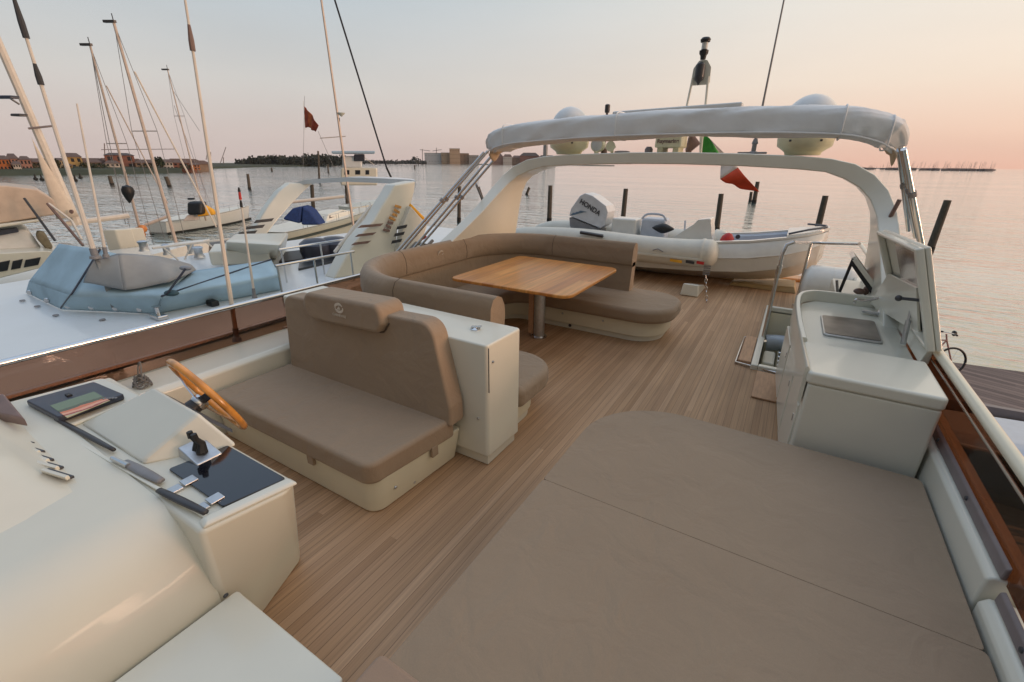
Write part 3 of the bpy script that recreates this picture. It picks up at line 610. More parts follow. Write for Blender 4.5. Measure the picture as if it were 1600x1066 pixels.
# ------------------------------------------------------------------ white cabinet behind the helm seat
cb = thing('cabinet', 'tall white cabinet between the helm seat and the dinette', 'cabinet', (-2.5, 2.35, 0))
b = MB(); b.prism(rpoly([(-3.6, 2.15), (-1.48, 2.15), (-1.47, 2.56), (-3.6, 2.56)], [.02, .03, .03, .02], 4), .085, .93, 'XY', .014); b.build('body', M['gel'], cb, smooth=50)
b = MB(); b.box(-3.58, -1.50, 2.175, 2.54, .004, .087, .006); b.build('plinth', M['gel'], cb)
b = MB(); b.lathe([(.035, 0), (.035, .006), (.02, .012), (.012, .02)], (-1.72, 2.36, .93), seg=12); b.obox((-1.715, 2.365, .95), (.035, .012, .004), (-.006, .016, 0), (0, 0, .004), .002); b.build('latch', M['steel'], cb)
for p, a in (((-1.56, 2.149, .38), (0, -1, 0)), ((-1.476, 2.21, .80), (1, 0, 0))):
    b = MB(); b.lathe([(.010, 0), (.008, .006)], p, a, 10); b.build('snap', M['brushed'], cb)
b = MB(); b.box(-1.474, -1.468, 2.152, 2.156, .60, .915, 0); b.build('seam', M['dark'], cb)

# ------------------------------------------------------------------ dinette sofa
ds = thing('dinette_sofa', 'U shaped taupe dinette sofa wrapped round the wooden table', 'sofa', (-2.9, 4.4, 0))
def U(x_end_n, x_end_f, yn0, yn1, xl, yf0, yf1, xi, rn, rf, ro, ri):
    pts = [(x_end_n, yn0), (x_end_n, yn1), (xi, yn1), (xi, yf0), (x_end_f, yf0), (x_end_f, yf1), (xl, yf1), (xl, yn0)]
    return rpoly(pts, [rn[0], rn[1], ri, ri, rf[0], rf[1], ro, ro], 10)
b = MB(); b.prism(U(-1.58, -1.06, 2.57, 3.15, -3.85, 5.08, 5.95, -3.1, (.04, .3), (.36, .3), .85, .25), .07, .30, 'XY', .012, 3); b.build('base', M['cream'], ds, smooth=50)
b = MB(); b.prism(U(-1.60, -1.10, 2.59, 3.12, -3.8, 5.11, 5.92, -3.13, (.04, .3), (.34, .3), .85, .25), .004, .068, 'XY', .0); b.build('plinth', M['gel'], ds, smooth=50)
b = MB(); b.prism(U(-1.46, -.96, 2.565, 3.27, -3.75, 5.0, 6.02, -3.0, (.06, .34), (.40, .42), .85, .25), .26, .43, 'XY', .055, 6); b.build('seat_cushion', M['taupe'], ds, smooth=60)
# backrest: lower panel and fat bolster carried round the U
path = rpoly([(-1.81, 2.78), (-3.80, 2.78), (-3.80, 5.88), (-1.67, 5.88)], [0, .95, .9, 0], 14)
lowp = [(.0, .42), (.11, .42), (.07, .80), (-.06, .80), (-.06, .42)]
b = MB(); b.sweep(path[14:], [(-o, z) for o, z in lowp][::-1]); 
b.build('back_panel', M['taupe'], ds, smooth=50)
bol = [(-.085, .78), (-.10, .86), (-.095, .97), (-.06, 1.035), (0, 1.055), (.06, 1.03), (.10, .96), (.11, .87), (.10, .79), (.06, .745), (-.04, .745)]
nb = [i for i, p in enumerate(path)]
pa = path[:]
b = MB(); b.sweep(pa, [(-o, z + 0) for o, z in bol][::-1]); bo = b.build('bolster', M['taupe'], ds, smooth=60)
b = MB(); q = P(697, 400, z=.93); ec = Vector((-3.68, q.y+.0, .95)); eyy = Vector((.35, 0, 1)).normalized()
ec = Vector((-3.690, 4.36, .935))
ringdisc(ec, (0, 1, 0), eyy, .045, .036, .012, .5, 3.5); ringdisc(ec, (0, 1, 0), eyy, .045, .036, .012, 3.4, 6.5); b.build('emblem', M['emblem'], ds).parent = bo
t = text('lettering', 'CARNEVALI', .030, M['emblem'], ds, ec-eyy*.066+Vector((.006, 0, 0)), (0, 1, 0), Vector((.1, 0, 1)), .001); t.parent = bo
def seam(pts, par, r=.0035):
    b = MB(); b.tube(pts, r, 5); b.build('seam', M['seam'], par)
for (cx_, cy_, px_, py_) in ((-3.80, 2.78, 1, 1), (-3.80, 5.88, 1, -1)):
    for dx, dy, nx_, ny__ in ((px_*.97, 0, 0, 1), (0, py_*.97, 1, 0)):
        seam([(cx_+dx+(-o)*nx_*-px_*1.0 if nx_ else cx_+dx, cy_+dy+(o*py_ if ny__ else 0), z) for o, z in bol[:9]] if ny__ else [(cx_+o*px_, cy_+dy, z) for o, z in bol[:9]], bo)
seam([(-3.0, 3.28, .432), (-3.50, 2.95, .432)], ds); seam([(-3.0, 4.99, .432), (-3.48, 5.62, .432)], ds)
for x, y in ((-2.3, 5.073), (-1.75, 5.073)):
    b = MB(); b.lathe([(.014, 0), (.011, .006)], (x, y, .2), (0, -1, 0), 10); b.build('snap', M['brushed'], ds)
b = MB(); b.lathe([(.022, 0), (.018, .008)], (-2.2, 5.104, .045), (0, -1, 0), 10); b.build('drain', M['dark'], ds)

# ------------------------------------------------------------------ table
tb = thing('dinette_table', 'varnished teak table with rounded corners in front of the U sofa', 'table', (-2.44, 4.6, 0))
b = MB(); b.prism(rpoly([(-3.17, 3.86), (-1.70, 3.88), (-1.72, 5.42), (-3.17, 5.44)], [.10, .13, .13, .10], 8), .765, .80, 'XY', .010, 3); b.build('table_top', M['varnish'], tb)
b = MB(); b.box(-2.545, -2.475, 4.60, 4.67, .03, .766, .006); b.build('wooden_leg', M['teakedge'], tb)
b = MB(); b.tube([(-2.40, 4.62, .02), (-2.40, 4.62, .70)], .068, 20); b.lathe([(.068, 0), (.095, .03), (.095, .06)], (-2.40, 4.62, .70), seg=20); b.build('metal_leg', M['brushed'], tb)
b = MB(); b.lathe([(.10, 0), (.10, .015), (.055, .025), (.052, .06)], (-2.40, 4.62, .003), seg=18); b.build('foot_plate', M['steel'], tb)
b = MB(); b.box(-2.8, -2.2, 4.5, 4.76, .74, .764, .004); b.build('bracket', M['dark'], tb)
# ------------------------------------------------------------------ wet bar
wb = thing('wet_bar', 'white moulded wet bar with sink and tap beside the stair hatch', 'bar unit', (.6, 4, 0))
b = MB(); out = [(.275, 2.95), (.885, 2.95), (.90, 5.10), (.36, 5.10), (.235, 4.9), (.20, 4.5), (.235, 3.6)]
b.prism(rpoly(out, [.02, .02, .02, .12, .1, .1, .1], 5), .06, .80, 'XY', .012); b.build('body', M['gel'], wb, smooth=50)
b = MB(); b.prism(rpoly([(.262, 2.944), (.892, 2.944), (.892, 3.52), (.232, 3.52)], [.03, .03, .02, .02], 5), .801, .88, 'XY', .020, 4); b.build('worktop', M['gel'], wb, smooth=50)
b = MB(); wall = smoothpath([(.235, 3.53, 0), (.205, 4.0, 0), (.19, 4.5, 0), (.205, 4.85, 0), (.27, 5.02, 0), (.40, 5.09, 0), (.86, 5.10, 0)], 5)
b.sweep(wall, [(-.022, .80), (.022, .79), (.022, .885), (.012, .90), (-.012, .90), (-.022, .885)]); b.build('rim', M['gel'], wb, smooth=50)
b = MB(); b.sweep(smoothpath([(.262, 2.98, 0), (.226, 3.6, 0), (.198, 4.3, 0), (.190, 4.8, 0)], 5), [(-.004, .66), (.016, .66), (.020, .885), (.008, .90), (-.004, .885)]); b.build('front_lip', M['gel'], wb)
q = [P(1282, 492, z=.815), P(1368, 502, z=.815), P(1381, 536, z=.815), P(1287, 522, z=.815)]
b = MB(); sk = [(v.x, v.y) for v in q]; b.prism(rpoly(sk, .03, 4), .801, .818, 'XY', .006); sb = b.build('sink', M['brushed'], wb)
b = MB(); cen = Vector((sum(v[0] for v in sk)/4, sum(v[1] for v in sk)/4)); ins = [tuple(cen+(Vector(v)-cen)*.94) for v in sk]
b.prism(rpoly(ins, .03, 4), .8185, .8215, 'XY', .001); b.build('sink_bowl', mat('sink_shadow_steel', (.16, .145, .135), .3, .8, var=.3, scale=6), wb).parent = sb  # flat dark plate; the bowl's shade is put into its colour
fb = P(1376, 494, z=.80)
b = MB(); b.lathe([(.04, 0), (.045, .02), (.03, .05), (.022, .09)], fb, seg=14); b.tube(smoothpath([fb+Vector((0, 0, .08)), fb+Vector((0, 0, .17)), P(1352, 470, Y=fb.y+.02), P(1338, 468, Y=fb.y+.02), P(1335, 474, Y=fb.y+.02)], 4), .011, 8); b.build('tap', M['steel'], wb)
b = MB(); b.obox(fb+Vector((-.03, -.02, .025)), (.11, -.01, 0), (0, .025, 0), (0, 0, .012), .008); b.build('tap_base', M['brushed'], wb)
b = MB(); b.tube([fb+Vector((.05, -.02, .04)), fb+Vector((.10, -.02, .06))], [.014, .018], 10); b.build('tap_handle', M['black'], wb)
# doors and vents on the deck side
for y0, y1 in ((3.02, 3.5), (3.56, 4.1), (4.16, 4.7)):
    xa_ = .275-.06*(y0-2.95)/1.0; xb_ = .275-.06*(y1-2.95)/1.0
    b = MB(); b.hexa([(xa_-.012, y0, .12), (xa_+.02, y0, .12), (xb_+.02, y1, .12), (xb_-.012, y1, .12), (xa_-.012, y0, .62), (xa_+.02, y0, .62), (xb_+.02, y1, .62), (xb_-.012, y1, .62)], .008); d = b.build('door', M['gel'], wb)
    b = MB(); b.box(xa_-.020, xa_-.011, y0+.05, y0+.07, .48, .53, .003); b.build('handle', M['brushed'], wb).parent = d
for i in range(3):
    b = MB(); b.box(.243-.0, .262, 3.06, 3.44, .68+i*.03, .69+i*.03, .002); b.build('vent', M['lilac'], wb)
b = MB(); b.box(.25, .89, 2.97, 5.05, .004, .059, .004); b.build('plinth', M['gel'], wb)
# hinged lid standing open behind the sink
ld = thing('bar_lid', 'tall hinged white lid standing open above the sink', 'lid', (.93, 4.3, .92))
h0, h1, t0, t1 = Vector((.935, 3.58, .93)), Vector((.955, 5.12, .89)), Vector((.715, 3.60, 1.555)), Vector((.66, 4.86, 1.515))
nn = (h1-h0).cross(t0-h0).normalized()
if nn.x < 0: nn = -nn
rp = lambda u, v: (h0*(1-u)+h1*u)*(1-v) + (t0*(1-u)+t1*u)*v
def rim(u0, u1, v0, v1, d0, d1, bev, bb):
    c = [rp(u0, v0), rp(u1, v0), rp(u1, v1), rp(u0, v1)]
    bb.hexa([tuple(x+nn*d0) for x in c] + [tuple(x+nn*d1) for x in c], bev, 3)
b = MB(); rim(0, 1, 0, 1, .0, .03, .012, b); b.build('panel', M['gel'], ld, smooth=50)
b = MB(); rim(0, .045, .0, 1, -.045, -.001, .012, b); rim(.955, 1, 0, 1, -.045, -.001, .012, b); rim(.047, .953, .955, 1, -.045, -.001, .012, b); rim(.047, .953, 0, .05, -.05, -.001, .012, b); b.build('rim', M['gel'], ld, smooth=50)
b = MB(); rim(.06, .62, .30, .94, -.012, -.002, .004, b); b.build('inner_panel', mat('brown_gloss_panel', (.16, .10, .075), .15, var=.5, scale=3, coat=.4), ld)
b = MB(); a0 = P(1428, 462, X=.84); a1 = P(1411, 538, X=.86); b.tube([a0, (a0+a1)/2], .010, 8); b.tube([(a0+a1)/2, a1], .017, 8); b.build('gas_strut', M['brushed'], ld)
b = MB(); q = rp(.05, .48)-nn*.01; b.tube([q, q+Vector((-.13, .03, -.01))], .010, 8); b.ball(q+Vector((-.13, .03, -.01)), .02); b.build('catch', M['dark'], ld)
b = MB(); b.hexa([(.90, 3.7, .80), (.95, 3.7, .80), (.95, 5.1, .80), (.90, 5.1, .80), (.93, 3.7, .94), (.955, 3.7, .94), (.96, 5.1, .93), (.935, 5.1, .93)], .006); b.build('hinge_strip', M['gel'], ld)
b = MB(); q = [rp(.25, .02)-nn*.03, rp(.97, .02)-nn*.20, rp(.97, .42)-nn*.03, rp(.2, .55)-nn*.02]
b.hexa([tuple(v) for v in q] + [tuple(v+nn*.015) for v in q], .003); b.build('side_flap', M['gel'], ld)

# second locker with a framed open hatch
l2 = thing('grill_locker', 'low white side locker with a small framed hatch propped open', 'locker', (.72, 5.7, 0))
b = MB(); b.box(.53, .90, 5.18, 6.3, .004, .80, .02); b.build('body', M['gel'], l2, smooth=50)
ap0, ap1 = Vector((.60, 5.5, 1.16)), Vector((.62, 6.0, 1.14)); f0, f1 = Vector((.92, 5.45, .80)), Vector((.92, 6.05, .80))
n2 = (f1-f0).cross(ap0-f0).normalized()
b = MB(); 
def bar(a, c, w, d, bb):
    dd = (c-a); s = n2.cross(dd).normalized(); bb.obox((a+c)/2, dd/2, s*w, n2*d, .004)
bar(ap0, f0, .022, .02, b); bar(ap1, f1, .022, .02, b); bar(ap0, ap1, .022, .018, b); b.build('hatch_frame', M['gel'], l2)
b = MB(); bar(ap0+Vector((-.01, -.01, -.035)), f0+Vector((-.05, -.01, .0)), .010, .02, b); b.build('hatch_seal', M['black'], l2)
b = MB(); e0, e1 = ap0*.93+f0*.07, f0*.93+ap0*.07; b.hexa([tuple(v) for v in (ap0, f0, f1, ap1)] + [tuple(v-n2*.008) for v in (ap0, f0, f1, ap1)]); b.build('hatch_pane', M['tint'], l2)
b = MB(); b.tube([ap0+Vector((-.01, 0, 0)), Vector((.555, 5.5, .80))], .014, 8); b.build('prop', M['black'], l2)
b = MB(); b.tube([Vector((.54, 5.45, .81)), Vector((.50, 5.42, .95))], .012, 8); b.build('hinge_arm', M['wire'], l2)
b = MB(); b.ball((.72, 5.55, .84), .05, .04, .03); b.ball((.78, 5.6, .85), .03, .03, .05); b.build('burner', M['stripeb'], l2)

# life raft canister
cr_ = thing('raft_canister', 'white rounded canister lying on deck beside the handrail', 'canister', (.62, 7.9, .34))
b = MB(); prf = [(.05, -.02), (.22, 0), (.29, .06), (.305, .2), (.30, .33), (.305, .34), (.30, .35), (.305, .5), (.29, .62), (.2, .68), (.05, .7)]
b.lathe(prf, (.33, 8.0, .34), (1, 0, 0), 24); b.build('shell', M['hullw'], cr_, smooth=50)
b = MB(); 
for x in (.45, .85): b.box(x, x+.05, 7.75, 8.25, .004, .09, .01)
b.build('cradle', M['dark'], cr_)

# ------------------------------------------------------------------ radar arch
ar = thing('radar_arch', 'wide cream radar arch spanning the deck in front of the tender', 'arch', (-1.5, 6.2, 1))
sta = [(-3.98, 4.1, .70, 6.3), (-3.95, 4.25, .85, 6.32), (-3.92, 4.55, 1.0, 6.34), (-3.90, 4.95, 1.19, 6.36), (-3.88, 5.35, 1.40, 6.38), (-3.84, 5.68, 1.63, 6.4), (-3.76, 5.88, 1.82, 6.42), (-3.62, 5.97, 1.96, 6.44), (-3.42, 6.0, 2.05, 6.45), (-3.15, 6.0, 2.095, 6.45),
       (-2.65, 6.0, 2.125, 6.45), (-1.9, 6.0, 2.145, 6.45), (-1.3, 6.0, 2.145, 6.45), (-.6, 6.0, 2.13, 6.45), (-.06, 6.0, 2.105, 6.45), (.22, 6.0, 2.08, 6.45), (.44, 6.0, 2.03, 6.45), (.62, 5.98, 1.93, 6.44), (.76, 5.93, 1.79, 6.42), (.86, 5.8, 1.6, 6.4), (.91, 5.6, 1.40, 6.38), (.935, 5.3, 1.2, 6.36), (.95, 4.95, 1.02, 6.34), (.96, 4.6, .86, 6.32), (.965, 4.3, .70, 6.3)]
pts2 = [Vector((s[0], s[2])) for s in sta]; rings = []
for i, s in enumerate(sta):
    d = (pts2[min(i+1, len(sta)-1)] - pts2[max(i-1, 0)]).normalized(); nrm = Vector((d.y, -d.x))   # towards inside
    th_ = .135 if 8 < i < 16 else .16
    o = pts2[i]; q = o + nrm*th_; r_ = .012; y0, y1 = s[1], s[3]
    def pt(v, y): return (v.x, y, v.y)
    rings.append([pt(o+nrm*r_, y0), pt(o+nrm*.003, y0+.008), pt(o, y0+.025), pt(o, y1-.025), pt(o+nrm*r_, y1), pt(q-nrm*r_, y1), pt(q, y1-.025), pt(q, y0+.025), pt(q-nrm*.003, y0+.008), pt(q-nrm*r_, y0)])
b = MB(); b.loft(rings); b.build('arch_shell', M['gel'], ar, smooth=50)
for x in (-1.95, -1.0, -.62):
    b = MB(); b.lathe([(.05 if x < -1.5 else .022, 0), (.05 if x < -1.5 else .022, .015), (.03 if x < -1.5 else .015, .025)], (x, 6.1, 2.03), (0, 0, -1), 12); b.build('down_light', M['lamp'], ar)
b = MB(); b.tube([(.93, 4.75, .95), (.9, 5.3, 1.25)], .02, 8); b.build('stay', M['wire'], ar)
b = MB(); A_ = P(744, 288, X=-3.86); B_ = P(756, 319, X=-3.93); b.tube([A_, B_], .016, 8); b.lathe([(.035, 0), (.03, .02)], B_, (1, 0, .3), 10); b.build('side_strut', M['wire'], ar)
b = MB(); A_ = P(1406, 312, X=.84); B_ = P(1383, 354, X=.80); b.tube([A_, B_], .019, 8); b.ball(B_, .035); b.build('lid_strut', M['stripeb'], ar)
# domes
def dome(x, y, z, label):
    t = thing('satellite_dome', label, 'dome', (x, y, z), 'satellite domes on the radar arch')
    b = MB(); b.lathe([(.17, 0), (.18, .03), (.205, .05), (.262, .09), (.272, .16), (.272, .19)], (x, y, z), seg=32); b.build('dome_base', M['domebase'], t, smooth=50)
    b = MB(); b.lathe([(.27, .191), (.27, .30)] + [(.27*math.cos(a*PI/24), .30+.30*math.sin(a*PI/24)) for a in range(1, 12)] + [(.02, .601)], (x, y, z), seg=36); b.build('dome_cap', M['dome'], t, smooth=60)
    for a in (-2.1, -1.0):
        b = MB(); b.box(x+.268*math.cos(a)-.012, x+.268*math.cos(a)+.012, y+.268*math.sin(a)-.008, y+.268*math.sin(a)+.004, z+.13, z+.15, .003); b.build('clip', M['dark'], t)
    return t
dome(-2.87, 6.25, 2.125, 'white satellite dome on the far left of the radar arch, half behind the rolled canvas')
dome(-.05, 6.25, 2.115, 'white satellite dome on the right of the radar arch, nearest the whip aerial')
# lights and horn on the arch
sl = thing('searchlight', 'round cream searchlight on the arch beside the left dome', 'searchlight', (-2.42, 6.15, 2.12))
b = MB(); b.lathe([(.03, 0), (.03, .04)], (-2.42, 6.15, 2.125), seg=12); b.lathe([(.06, .12), (.085, .1), (.09, 0), (.085, -.01)], (-2.42, 6.15, 2.24), (0, 1, 0), 20); b.build('housing', M['domebase'], sl)
b = MB(); b.lathe([(.075, 0), (.06, .006), (.02, .01)], (-2.42, 6.14, 2.24), (0, -1, 0), 20); b.build('lens', M['lamp'], sl)
hn = thing('horn', 'small cream horn on the arch right of the searchlight', 'horn', (-2.22, 6.2, 2.13))
b = MB(); b.lathe([(.065, 0), (.05, .01), (.035, .06), (.02, .16)], (-2.22, 6.12, 2.22), (0, 1, 0), 16); b.box(-2.235, -2.205, 6.18, 6.22, 2.135, 2.2, .004); b.build('trumpet', M['domebase'], hn)
ns_ = thing('navigation_light', 'short dark stemmed light poking above the rolled canvas by the left dome', 'light', (-2.37, 6.3, 2.13))
b = MB(); b.lathe([(.045, 0), (.04, .06), (.016, .08), (.016, .50)], (-2.37, 6.3, 2.135), seg=10); b.build('stem', M['stripeb'], ns_)
b = MB(); b.lathe([(.03, .50), (.034, .52), (.034, .59), (.02, .60)], (-2.37, 6.3, 2.135), seg=10); b.build('lamp', M['dark'], ns_)
for x, w, h, lab in ((-2.1, .10, .025, 'flat dark antenna plate on the arch right of the horn'), (-1.75, .05, .07, 'small grey sensor on the arch left of the radar scanner')):
    b = MB(); b.lathe([(w, 0), (w, h*.6), (w*.6, h)], (x, 6.25, 2.146), seg=14); tag(b.build('sensor', M['lilac'], loc=(x, 6.25, 2.146)), lab, 'sensor')
rd = thing('radar_scanner', 'white open array radar scanner on a cream pedestal in the middle of the arch', 'radar', (-1.49, 6.3, 2.15))
b = MB(); b.prism(rpoly([(-1.65, 2.20), (-1.33, 2.20), (-1.34, 2.46), (-1.42, 2.52), (-1.56, 2.52), (-1.64, 2.46)], .02, 3), 6.12, 6.46, 'XZ', .015); b.box(-1.62, -1.55, 6.15, 6.43, 2.14, 2.205, .006); b.box(-1.43, -1.36, 6.15, 6.43, 2.14, 2.205, .006); b.build('pedestal', M['domebase'], rd, smooth=50)
text('lettering', 'Raymarine', .062, M['stripeb'], rd, (-1.49, 6.117, 2.272), (1, 0, 0), (0, 0, 1), fat=.002)
b = MB(); A_ = P(960, 175, Y=6.3); B_ = P(1162, 160, Y=6.3); b.hexa([(A_.x, 6.22, 2.53), (B_.x, 6.22, 2.54), (B_.x, 6.38, 2.54), (A_.x, 6.38, 2.53), (A_.x, 6.22, A_.z), (B_.x, 6.22, B_.z), (B_.x, 6.38, B_.z), (A_.x, 6.38, A_.z)], .02); b.build('scanner_bar', M['dome'], rd)
# light mast
lm = thing('light_mast', 'slim twin legged light mast rising above the middle of the arch', 'mast', (-1.28, 6.4, 2.14))
b = MB()
for xa_, xb_ in ((-1.43, -1.36), (-1.14, -1.185)): b.tube([(xa_, 6.4, 2.13), (xb_, 6.4, 2.98)], .014, 8)
b.build('legs', M['gel'], lm)
b = MB(); b.prism(rpoly([(-1.385, 2.90), (-1.165, 2.90), (-1.175, 3.08), (-1.23, 3.16), (-1.32, 3.16), (-1.375, 3.08)], .03, 4), 6.43, 6.45, 'XZ', .004); b.build('bracket', M['gel'], lm)
b = MB(); b.lathe([(.004, -.06), (.02, -.03), (.05, 0), (.055, .04), (.055, .15), (.04, .17), (.02, .18)], (-1.285, 6.38, 2.95), seg=16); b.build('lantern', M['dark'], lm)
b = MB(); b.lathe([(.03, .16), (.035, .2), (.05, .22), (.052, .25), (.03, .26), (.03, .33), (.052, .335), (.058, .36), (.04, .38)], (-1.275, 6.4, 3.0), seg=16); b.build('top_light', M['black'], lm)
b = MB(); b.lathe([(.034, .262), (.034, .33)], (-1.275, 6.4, 3.0), seg=14); b.build('lens', M['lamp'], lm)
an = thing('whip_aerial', 'thin whip aerial on the arch left of the right dome', 'aerial', (-.54, 6.25, 2.13))
b = MB(); A_ = Vector((-.54, 6.25, 2.13)); B_ = P(1225, 0, Y=6.25); b.tube([A_+Vector((0, 0, .1)), A_+(B_-A_)*.4, B_, A_+(B_-A_)*1.25], [.016, .011, .008, .005], 8); b.build('rod', M['wire'], an)
b = MB(); b.lathe([(.06, 0), (.05, .02), (.025, .03), (.025, .1), (.035, .11), (.02, .16)], A_, seg=12); b.box(-.70, -.40, 6.2, 6.3, 2.13, 2.15, .004); b.build('foot', M['wire'], an)

# ------------------------------------------------------------------ rolled bimini
bi = thing('bimini_cover', 'rolled white canvas sunshade stretched across in front of the arch', 'sunshade', (-1.4, 4.8, 2.2))
pth = smoothpath([(-3.20, 4.82, 2.14), (-3.10, 4.78, 2.22), (-2.86, 4.74, 2.285), (-2.4, 4.7, 2.315), (-1.6, 4.7, 2.345), (-.5, 4.7, 2.35), (.15, 4.7, 2.325), (.40, 4.74, 2.28), (.53, 4.78, 2.22), (.60, 4.82, 2.13)], 12)
rings = []; nS = 56
from mathutils import noise
for i, p in enumerate(pth):
    t = i/(len(pth)-1); edge = min(t, 1-t); fat = .42 + .58*min(1, edge/.13)
    ry, rz = .20*fat, .112*fat
    d = (pth[min(i+1, len(pth)-1)]-pth[max(i-1, 0)]).normalized(); upv = Vector((-d.z, 0, d.x)); 
    rg = []
    for k in range(nS):
        a = 2*PI*k/nS; sq = .34 if math.sin(a) < .2 else .62
        e = abs(math.cos(a))**sq*(1 if math.cos(a) > 0 else -1); g = abs(math.sin(a))**(.30 if math.sin(a) < 0 else .55)*(1 if math.sin(a) > 0 else -1)
        w = noise.noise(Vector((p.x*1.3, a, 9)))*.008 + noise.noise(Vector((p.x*5+a*2.5, a*.8, 5)))*(.011 if edge > .14 else .022) + (abs(noise.noise(Vector((p.x*8+a*4.5, a*.6, 2))))-.25)*(.012 if edge > .14 else .026)
        q = p + Vector((0, 1, 0))*(e*(ry+w)) + upv*(g*(rz+w)); 
        if g < -.6 and edge > .05: q.z += .008*math.sin(p.x*5)
        rg.append(q)
    rings.append(rg)
b = MB(); b.loft(rings); b.build('canvas', M['canvas'], bi, smooth=180)
b = MB(); b.tube([Vector((p.x, p.y-.203*(.42+.58*min(1, min(i/(len(pth)-1), 1-i/(len(pth)-1))/.13)), p.z-.092*(.42+.58*min(1, min(i/(len(pth)-1), 1-i/(len(pth)-1))/.13)))) for i, p in enumerate(pth)][4:-4], .007, 6); b.build('hem', M['canvas'], bi)
for f in (.22, .45, .68, .86):
    i = int(f*(len(pth)-1)); p = pth[i]; b = MB(); b.tube([p+Vector((.0, .214*math.cos(a)*(abs(math.cos(a))**-.5 if abs(math.cos(a)) > .05 else 1), .121*math.sin(a)*(abs(math.sin(a))**-.55 if abs(math.sin(a)) > .05 else 1))) for a in [2*PI*k/24 for k in range(25)]], .006, 6); b.build('tie_strap', M['canvas'], bi)
# cream lining hanging under both ends
for s0, s1, sy in ((.02, .26, 1), (.98, .74, 1)):
    b = MB(); N_ = 14
    def fn(u, v):
        f = s0+(s1-s0)*u; i = min(len(pth)-2, int(f*(len(pth)-1))); q = pth[i].lerp(pth[i+1], f*(len(pth)-1)-i)
        return (q.x, q.y-.10+.22*v, q.z-.055-.075*math.sin(PI*min(1, v*1.0))*(1-u*.75) - .010*math.sin(u*20))
    b.sheet(fn, 16, 6); b.build('lining', M['canvas_in'], bi, smooth=180, solid=.006)
for bots, tops, Xb, Xt, nm in ((((613, 402), (622, 400), (648, 386), (660, 381)), ((752, 243), (758, 241), (766, 246), (772, 250)), -3.95, -3.22, 'left'),
                           (((1427, 352), (1436, 372), (1441, 382), (1418, 345)), ((1403, 232), (1409, 234), (1413, 238), (1406, 238)), .93, .585, 'right')):
    for (bx, by), (tx, ty) in zip(bots, tops):
        Bq = P(bx, by, X=Xb); Tq = P(tx, ty, X=Xt)
        b = MB(); b.tube([Bq + (Bq-Tq)*(.18 if nm == 'right' else .03), Bq, Tq, Tq+(Tq-Bq)*.03], .019 if nm == 'right' else .015, 10); b.build('frame_tube', M['steel'], bi)
        b = MB(); q = Bq.lerp(Tq, .55); b.tube([q, q+(Tq-Bq).normalized()*.04], .026, 8); b.build('fitting', M['wire'], bi)

# ------------------------------------------------------------------ Italian flag behind the arch
def flag(name, label, corners, mats, Yd, staff=None, tcat='flag', lift=None):
    t = thing(name, label, tcat, tuple(P(*corners[0][0], Y=Yd)))
    for k in range(len(corners)-1):
        a0, a1 = [P(*c, Y=Yd) for c in corners[k]]; c0, c1 = [P(*c, Y=Yd) for c in corners[k+1]]
        b = MB()
        def fn(u, v):
            g = (k+u)*2.1; off = .05*math.sin(g*2.2+v*1.5) * min(1, (k+u)*1.5)
            q = (a0*(1-u)+c0*u)*(1-v) + (a1*(1-u)+c1*u)*v; return q + Vector((0, off, .01*math.sin(g*5)*v))
        b.sheet(fn, 8, 8); b.build('stripe', mats[k], t, smooth=180, solid=.004)
    if staff:
        b = MB(); b.tube([P(*s, Y=Yd) for s in staff], .012, 8); b.build('staff', M['gel'], t)
    return t
flag('italian_flag', 'green white and red flag hanging from a staff behind the arch', [((1097, 208), (1097, 240)), ((1110, 217), (1125, 240)), ((1153, 262), (1126, 281)), ((1186, 300), (1160, 296))], [M['green'], M['flagw'], M['orange']], 7.4, [(1094, 240), (1095, 180)])
b = MB(); q = P(1080, 226, Y=6.6)
b.loft([[q+Vector((x+w*math.cos(a), .04*math.sin(a), z+.02*math.cos(a*2))) for a in [2*PI*k/8 for k in range(8)]] for x, w, z in ((-.02, .02, -.17), (-.02, .045, -.08), (.03, .085, -.01), (.0, .05, .06), (-.01, .012, .12))]); tag(b.build('folded_pennant', M['stripeb'], loc=q), 'small dark bundled pennant on the arch left of the green flag', 'pennant')

# ------------------------------------------------------------------ tender
td = thing('tender', 'white rigid inflatable tender with grey outboard parked across the aft deck', 'dinghy', (-2.2, 9.0, .1))
YC = 9.0
def side_pt(X):
    pass
stn = [(-4.7, .02, .50, .20, .56, .60), (-3.4, .02, .56, .20, .62, .62), (-2.2, .02, .60, .22, .66, .67), (-1.2, .05, .62, .28, .68, .75), (-.5, .10, .58, .34, .64, .83), (0.0, .18, .50, .44, .58, .92), (.28, .28, .38, .54, .47, .98), (.46, .42, .20, .66, .28, 1.02), (.54, .60, .06, .78, .10, 1.04)]
def hull_pts(s, inset=0, raise_=0):
    X, kz, cy, cz, sy, sz = s
    m1 = (cy+sy)/2+.035; mz = (cz+sz)/2
    L = [(-sy+inset, sz), (-m1+inset, mz+.03), (-m1+inset-.018*(inset == 0), mz), (-m1+.012+inset, mz-.02), (-cy+inset, cz), (-cy*.45, (kz+cz)*.5+raise_), (0, kz+raise_)]
    return [(X, YC+y, z) for y, z in L] + [(X, YC-y, z) for y, z in L[-2::-1]]
b = MB(); rings = [hull_pts(s) for s in stn]; b.loft(rings, close=False, caps=False)
b._add(rings[0], [tuple(range(len(rings[0])))]); b._add(rings[-1], [tuple(range(len(rings[-1])))]); b.build('hull', M['hullw'], td, smooth=35, recalc=True, solid=.012)
b = MB()
rings = []
